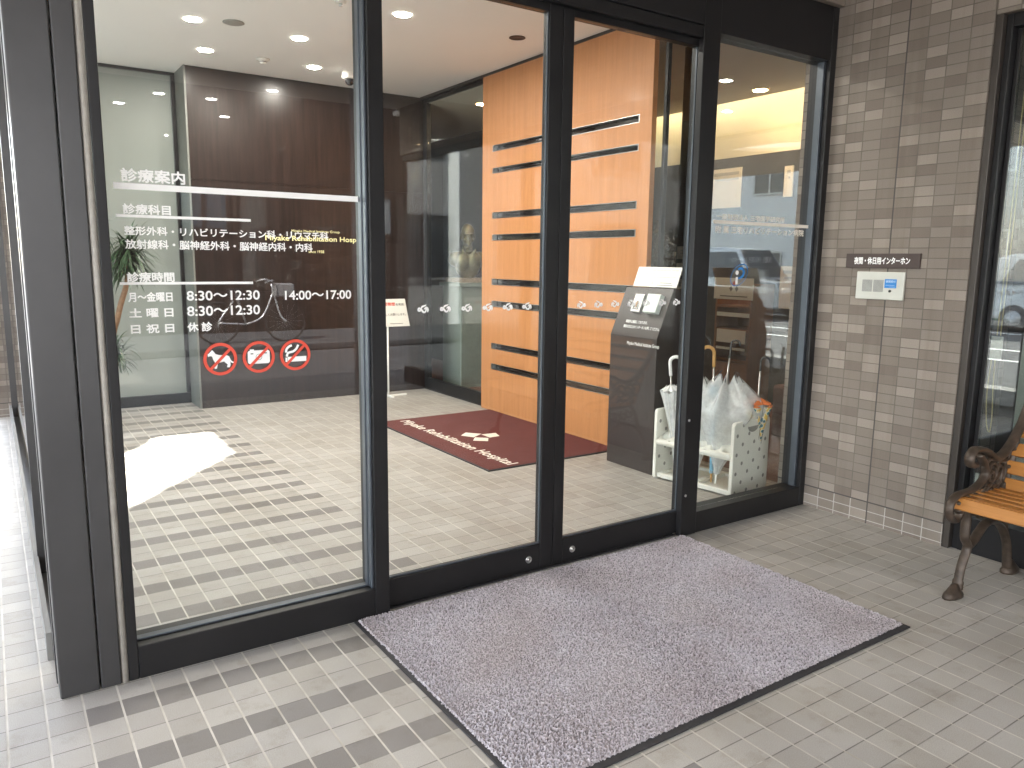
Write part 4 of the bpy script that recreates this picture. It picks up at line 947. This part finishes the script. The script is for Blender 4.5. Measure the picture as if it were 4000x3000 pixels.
for i, (y0, y1, z0, z1, lab) in enumerate(((2.05, 2.24, .95, 1.36, 'cream framed notice low on the dark lobby wall beside the wooden rack'), (2.79, 3.18, 1.95, 2.35, 'larger cream poster high on the dark lobby wall'), (2.17, 2.27, 2.02, 2.31, 'narrow cream poster high on the dark lobby wall near its right end'))):
    p = thing('poster', lab, 'poster', (6.45, (y0+y1)/2, z0), 'posters on the dark lobby wall')
    MB().box(6.448, 6.4595, y0, y1, z0, z1).build('sheet', M['cream'], p)
    b = MB().box(6.4465, 6.4478, y0+.03, y1-.03, z1-.07, z1-.04).box(6.4465, 6.4478, y0+.03, y1-.05, z1-.12, z1-.10); b.build('print', M['inklight'], p)
for i, (z, lab) in enumerate(((1.46, 'uppermost of three pale cards on the lobby post above the kiosk'), (1.335, 'middle one of three pale cards on the lobby post above the kiosk'), (1.215, 'lowest of three pale cards on the lobby post above the kiosk'))):
    p = thing('notice_card', lab, 'notice', (4.40, 1.575, z), 'pale cards beside the kiosk')
    MB().box(4.396, 4.4, 1.515, 1.635, z-.05, z+.045).build('card', simple('tan_card', (.42, .36, .29), .6), p)
    MB().box(4.3945, 4.3958, 1.53, 1.60, z-.01, z-.004).box(4.3945, 4.3958, 1.53, 1.60, z+.012, z+.018).build('print', M['ink'], p)
tag(MB().box(4.401, 4.46, 1.50, 1.65, -.004, 2.949).build('lobby_post', M['lobdark']), 'dark post in the lobby carrying three pale cards', 'post')
fb = MB().box(5.2, 6.0, .9, 1.3, .0, .42).box(5.2, 6.0, .9, .95, .42, .80)
tag(fb.build('sofa', M['lobfloor'], bevel=.03), 'low maroon upholstered sofa in the lobby', 'sofa')

# ------------------------------------------------------------------ plants
def leaf_strip(mb, base, d, ln, wd, droop, rg):
    d = Vector(d).normalized(); side = d.cross(Vector((0, 0, 1)));
    if side.length < 1e-3: side = Vector((1, 0, 0))
    side.normalize(); k = 5; P = []; p = Vector(base); dd = d.copy()
    for i in range(k+1):
        u = i/k; h = wd*(1-u)**.7*(.4+1.2*min(1, u*4))*.5
        P += [p+side*h, p-side*h]; dd = (dd+Vector((0, 0, -droop*.35))).normalized(); p = p+dd*(ln/k)
    mb.add(P, [(2*i, 2*i+2, 2*i+3, 2*i+1) for i in range(k)], True)
rg = random.Random(12)
pm = thing('potted_dracaena', 'tall potted dracaena with drooping strap leaves by the frosted pane', 'plant', (.52, 4.35, 0))
MB().lathe([(.13, 0), (.15, .02), (.18, .30), (.185, .32), (.165, .32), (.16, .29), (0, .285)], (.52, 4.35, 0), 28).build('pot', M['side'], pm)
s1 = [(.56, 4.34, .28), (.72, 4.32, .55), (.825, 4.31, .82), (.875, 4.30, 1.0), (.925, 4.30, 1.16), (.955, 4.30, 1.40)]
q = MB(); q.tube(spline(s1, 5), [.026]*10+[.022]*10+[.018]*6, 10); q.tube(spline([(.50, 4.36, .28), (.60, 4.30, .42), (.72, 4.26, .56)], 5), .016, 8); q.build('stem', M['bark'], pm)
q = MB()
for c, n, ln in (((.955, 4.30, 1.40), 150, .30), ((.935, 4.30, 1.30), 60, .28), ((.80, 4.24, .60), 110, .22), ((.72, 4.34, 1.5), 60, .28)):
    for i in range(n):
        a = rg.uniform(0, 6.28); e = rg.uniform(-.35, 1.3); b = Vector(c)+Vector((rg.gauss(0, .02), rg.gauss(0, .02), rg.uniform(-.08, .08)))
        leaf_strip(q, b, (math.cos(a)*math.cos(e), math.sin(a)*math.cos(e), math.sin(e)), ln*rg.uniform(.7, 1.15), .017, rg.uniform(.5, 1.3), rg)
q.build('leaves', M['palm'], pm)

def leaf_cloud(mb, c, r, n, sz, rg, squash=.85):
    c = Vector(c)
    cl = [(Vector((rg.gauss(0, 1), rg.gauss(0, 1), rg.gauss(0, 1))).normalized()*rg.uniform(.25, 1)) for _ in range(14)]
    for i in range(n):
        k = rg.choice(cl); d = k+Vector((rg.gauss(0, .24), rg.gauss(0, .24), rg.gauss(0, .22))); p = c+Vector((d.x*r, d.y*r, d.z*r*squash))
        a = Vector((rg.gauss(0, 1), rg.gauss(0, 1), rg.gauss(0, 1))).normalized(); b = a.orthogonal().normalized(); s = sz*rg.uniform(.6, 1.3)
        mb.add([p-a*s, p+b*s*.45, p+a*s, p-b*s*.45], [(0, 1, 2, 3)])
lt = thing('lobby_plant', 'small dark leafy ornamental tree in the lobby beside the orange panel', 'plant', (4.75, 2.15, 0))
MB().lathe([(.12, 0), (.15, .28), (.14, .28), (0, .26)], (4.75, 2.15, 0), 24).build('pot', M['black'], lt)
q = MB().tube([(4.75, 2.15, .26), (4.74, 2.14, .9), (4.76, 2.16, 1.5)], [.016, .013, .008], 8); q.build('trunk', M['bark2'], lt)
q = MB(); leaf_cloud(q, (4.75, 2.15, 1.5), .22, 420, .028, rg, 1.1); q.build('foliage', simple('dark_foliage', (.018, .022, .022), .5, 0, .4, 20), lt)

# ------------------------------------------------------------------ the street behind the camera, seen in the glass
def building(name, label, x0, x1, y0, y1, h, wall, face, nx, nz, z0=.8, win=(1.3, 1.25), fmat='alu'):
    t = thing(name, label, 'building', ((x0+x1)/2, (y0+y1)/2, -.12))
    MB().box(x0, x1, y0, y1, -.12, h).build('wall', M[wall], t)
    MB().box(x0-.15, x1+.15, y0-.15, y1+.15, h+.002, h+.35).build('parapet', M['alu'], t)
    fm, gm = MB(), MB()
    W, H = win; fl = (h-.6)/nz
    for k in range(nz):
        zz = z0+k*fl
        for i in range(nx):
            if face == 'y':
                c = x0+(x1-x0)*(i+.5)/nx; Y = y1
                fm.box(c-W/2-.06, c+W/2+.06, Y+.002, Y+.06, zz-.06, zz).box(c-W/2-.06, c+W/2+.06, Y+.002, Y+.05, zz+H, zz+H+.06).box(c-W/2-.06, c-W/2, Y+.002, Y+.05, zz, zz+H).box(c+W/2, c+W/2+.06, Y+.002, Y+.05, zz, zz+H).box(c-.03, c+.03, Y+.002, Y+.045, zz, zz+H)
                gm.box(c-W/2, c+W/2, Y+.003, Y+.02, zz, zz+H)
            else:
                c = y0+(y1-y0)*(i+.5)/nx; X = x1
                fm.box(X+.002, X+.06, c-W/2-.06, c+W/2+.06, zz-.06, zz).box(X+.002, X+.05, c-W/2-.06, c+W/2+.06, zz+H, zz+H+.06).box(X+.002, X+.05, c-W/2-.06, c-W/2, zz, zz+H).box(X+.002, X+.05, c+W/2, c+W/2+.06, zz, zz+H).box(X+.002, X+.045, c-.03, c+.03, zz, zz+H)
                gm.box(X+.003, X+.02, c-W/2, c+W/2, zz, zz+H)
    fm.build('window_frames', M[fmat], t); gm.build('window_panes', M['winglass'], t); return t
building('apartment_building', 'white tiled apartment block across the street, unseen, kept to bounce light onto the entrance', 8.5, 34, -24, -12.0, 11, 'bwall', 'y', 8, 4, 1.0, (1.5, 1.35))  # not visible in any pane; kept only for its bounced light
building('brown_building', 'dark brown building across the street, reflected in the left half of the glass front', 1.7, 8.3, -24, -12.3, 7.4, 'bwall3', 'y', 2, 2, 1.9, (.8, .7), 'bwall3')
building('corner_building', 'weathered grey corner building straight across the street, reflected in the corner post', -20, 1.5, -24, -12.1, 11, 'bwall4', 'y', 8, 4, 1.0, (1.4, 1.3))
building('town_house', 'grey two-storey house behind a rubble wall, reflected in the side window', -24, -14.6, .5, 12.8, 6.2, 'bwall2', 'x', 4, 2, 1.1, (1.7, 1.2))
building('white_house', 'white tiled two-storey house across the left street, reflected in the lobby door', -24, -14.6, 13.2, 21.4, 6.4, 'bwall', 'x', 2, 2, .9, (1.25, .85))
building('shop_building', 'low pale building far down the left street', -24, -14.6, 22.5, 40, 8, 'bwall', 'x', 5, 3, 1.0, (1.6, 1.2))
rw = MB().box(-14.4, -13.9, -6, 30, -.12, .75); tag(rw.build('rubble_wall', M['rubble'], bevel=.05), 'rubble stone retaining wall along the far side of the street', 'wall')
for i, (x, y, r) in enumerate(((-14.2, 5.0, .8), (-14.2, 8.2, .7), (-14.2, 2.0, .9), (-14.3, 12, 1.0))):
    s = thing('shrub', 'green shrub on top of the rubble wall across the street', 'shrub', (x, y, .95), 'shrubs on the rubble wall')
    MB().tube([(x, y, .9), (x, y, .95+r)], [.05, .02], 6).build('stem', M['bark2'], s)
    q = MB(); leaf_cloud(q, (x, y, 1.0+r*.9), r*.75, 900, .075, rg); q.build('foliage', M['leaf'], s)
def car(label, loc, rot, paint, ln=4.1, hh=1.75, group='parked cars'):
    t = thing('parked_car', label, 'car', (0, 0, 0), group)
    L2, W2 = ln/2, .84
    prof = [(-L2, .32), (-L2+.02, .75), (-L2+.10, 1.0), (-L2+.95, 1.08), (-L2+1.55, hh-.05), (-L2+2.0, hh), (L2-.55, hh), (L2-.18, hh-.10), (L2-.03, 1.0), (L2, .70), (L2-.02, .30)]
    q = MB(); n = len(prof); vs = []
    for y, k in ((-W2, 0), (-W2*.97, 1), (W2*.97, 1), (W2, 0)):
        for x, z in prof:
            tap = 1-.20*max(0, z-1.0)/(hh-1.0); vs.append((x*(1 if k else .99), y*tap, z if k else z*.985+.005))
    q.add(vs, [(a*n+i, a*n+(i+1) % n, (a+1)*n+(i+1) % n, (a+1)*n+i) for a in range(3) for i in range(n)]+[tuple(range(n)), tuple(3*n+i for i in range(n))[::-1]], False)
    q.build('body', M[paint], t, bevel=.04, seg=3)
    g = MB()
    for s in (-1, 1):
        y = s*(W2*.985)
        P = [(-L2+1.12, 1.10), (-L2+1.64, hh-.13), (L2-.66, hh-.13), (L2-.34, 1.10)]
        g.add([(x, y*(1-.20*max(0, z-1.0)/(hh-1.0))+s*.012, z) for x, z in P], [(0, 1, 2, 3)])
    g.add([(-L2+1.0, -.68, 1.115), (-L2+1.0, .68, 1.115), (-L2+1.52, .60, hh-.09), (-L2+1.52, -.60, hh-.09)], [(0, 1, 2, 3)])
    g.v[-4:] = [(p[0]-.02, p[1], p[2]+.01) for p in g.v[-4:]]
    g.add([(L2-.005, -.64, 1.08), (L2-.005, .64, 1.08), (L2-.13, .58, hh-.17), (L2-.13, -.58, hh-.17)], [(0, 1, 2, 3)])
    g.build('windows', M['winglass'], t)
    for x in (-L2+.78, L2-.72):
        for s in (-1, 1):
            wq = MB().lathe([(.18, -.08), (.30, -.09), (.315, -.06), (.315, .06), (.30, .09), (.18, .08)], n=24); wq.v = [(x+p[0], s*(W2-.07)+p[2], .315+p[1]) for p in wq.v]
            wo = wq.build('wheel', M['tyre'], t)
            hq = MB().lathe([(.19, .0), (.18, .09), (0, .10)], n=20); hq.v = [(x+p[0], s*(W2-.07)+s*p[2], .315+p[1]) for p in hq.v]; hq.build('hubcap', M['alu'], wo)
    for s in (-1, 1):
        MB().box(-L2-.012, -L2+.15, s*.56-.14, s*.56+.14, .70, .84).build('headlight', M['white'], t, bevel=.02)
        MB().box(L2-.12, L2+.014, s*.66-.08, s*.66+.08, .80, 1.12).build('tail_light', M['lens'], t, bevel=.02)
    t.location = loc; t.rotation_euler = (0, 0, rot)
    for c in t.children: c.matrix_parent_inverse = Matrix.Identity(4)
    for c in t.children:
        for g2 in c.children: g2.matrix_parent_inverse = Matrix.Identity(4)
    return t
car('silver hatchback parked across the street, reflected in the sidelight', (12.6, -8.6, -.122), R(0), 'carsilver', 4.0, 1.62)
car('white minivan parked on the left street, reflected in the side window', (-12.6, 4.4, -.122), R(90), 'carwhite', 4.2, 1.8)
car('silver minivan parked on the left street, reflected in the lobby door glass', (-10.3, 12.9, -.122), R(90), 'carsilver', 4.4, 1.95)
bk = thing('bicycle', 'black city bicycle parked on the far pavement, reflected in the fixed window', 'bicycle', (3.6, -10.1, 0), None)
def wheel(x):
    q = MB(); y = -10.1; P = [(x+.33*math.cos(2*math.pi*i/36), y, .33+.33*math.sin(2*math.pi*i/36)) for i in range(37)]; q.tube(P, .018, 8); o = q.build('wheel', M['tyre'], bk)
    s = MB()
    for i in range(18): a = 2*math.pi*i/18; s.tube([(x, y, .33), (x+.32*math.cos(a), y, .33+.32*math.sin(a))], .0018, 4)
    s.build('spokes', M['chrome'], o)
wheel(3.0); wheel(4.1); Y = -10.1
q = MB()
for a in ([(3.0, .33), (3.45, .30)], [(3.45, .30), (3.30, .80)], [(3.0, .33), (3.26, .68)], [(3.45, .30), (3.72, .42), (3.90, .80)], [(3.88, .95), (3.95, .65), (4.02, .42), (4.1, .33)]): q.tube(spline([(x, Y, z) for x, z in a], 4), .016, 8)
q.build('frame', M['alu'], bk)
MB().tube(spline([(3.70, Y-.26, .98), (3.84, Y-.20, 1.02), (3.88, Y, 1.0), (3.84, Y+.20, 1.02), (3.70, Y+.26, .98)], 4), .012, 8).build('handlebar', M['chrome'], bk)
MB().box(3.16, 3.42, Y-.08, Y+.08, .82, .88).build('saddle', M['black'], bk, bevel=.03)
MB().box(3.92, 4.22, Y-.14, Y+.14, .74, .96).build('basket', M['ink'], bk, bevel=.02)
pw = thing('utility_pole', 'grey concrete utility pole with overhead wires by the left street', 'pole', (-12.6, -4.5, 0))
MB().tube([(-12.6, -4.5, -.1), (-12.6, -4.5, 10)], [.17, .11], 14).build('pole', M['side'], pw)
q = MB()
for dz, dy in ((8.8, 0), (9.2, .3), (7.2, -.1), (6.2, .1)): q.tube(spline([(-12.6, -4.5, dz), (-12.7, 12, dz-.7), (-12.8, 30, dz)], 8), .016, 5)
q.build('wires', M['black'], pw)
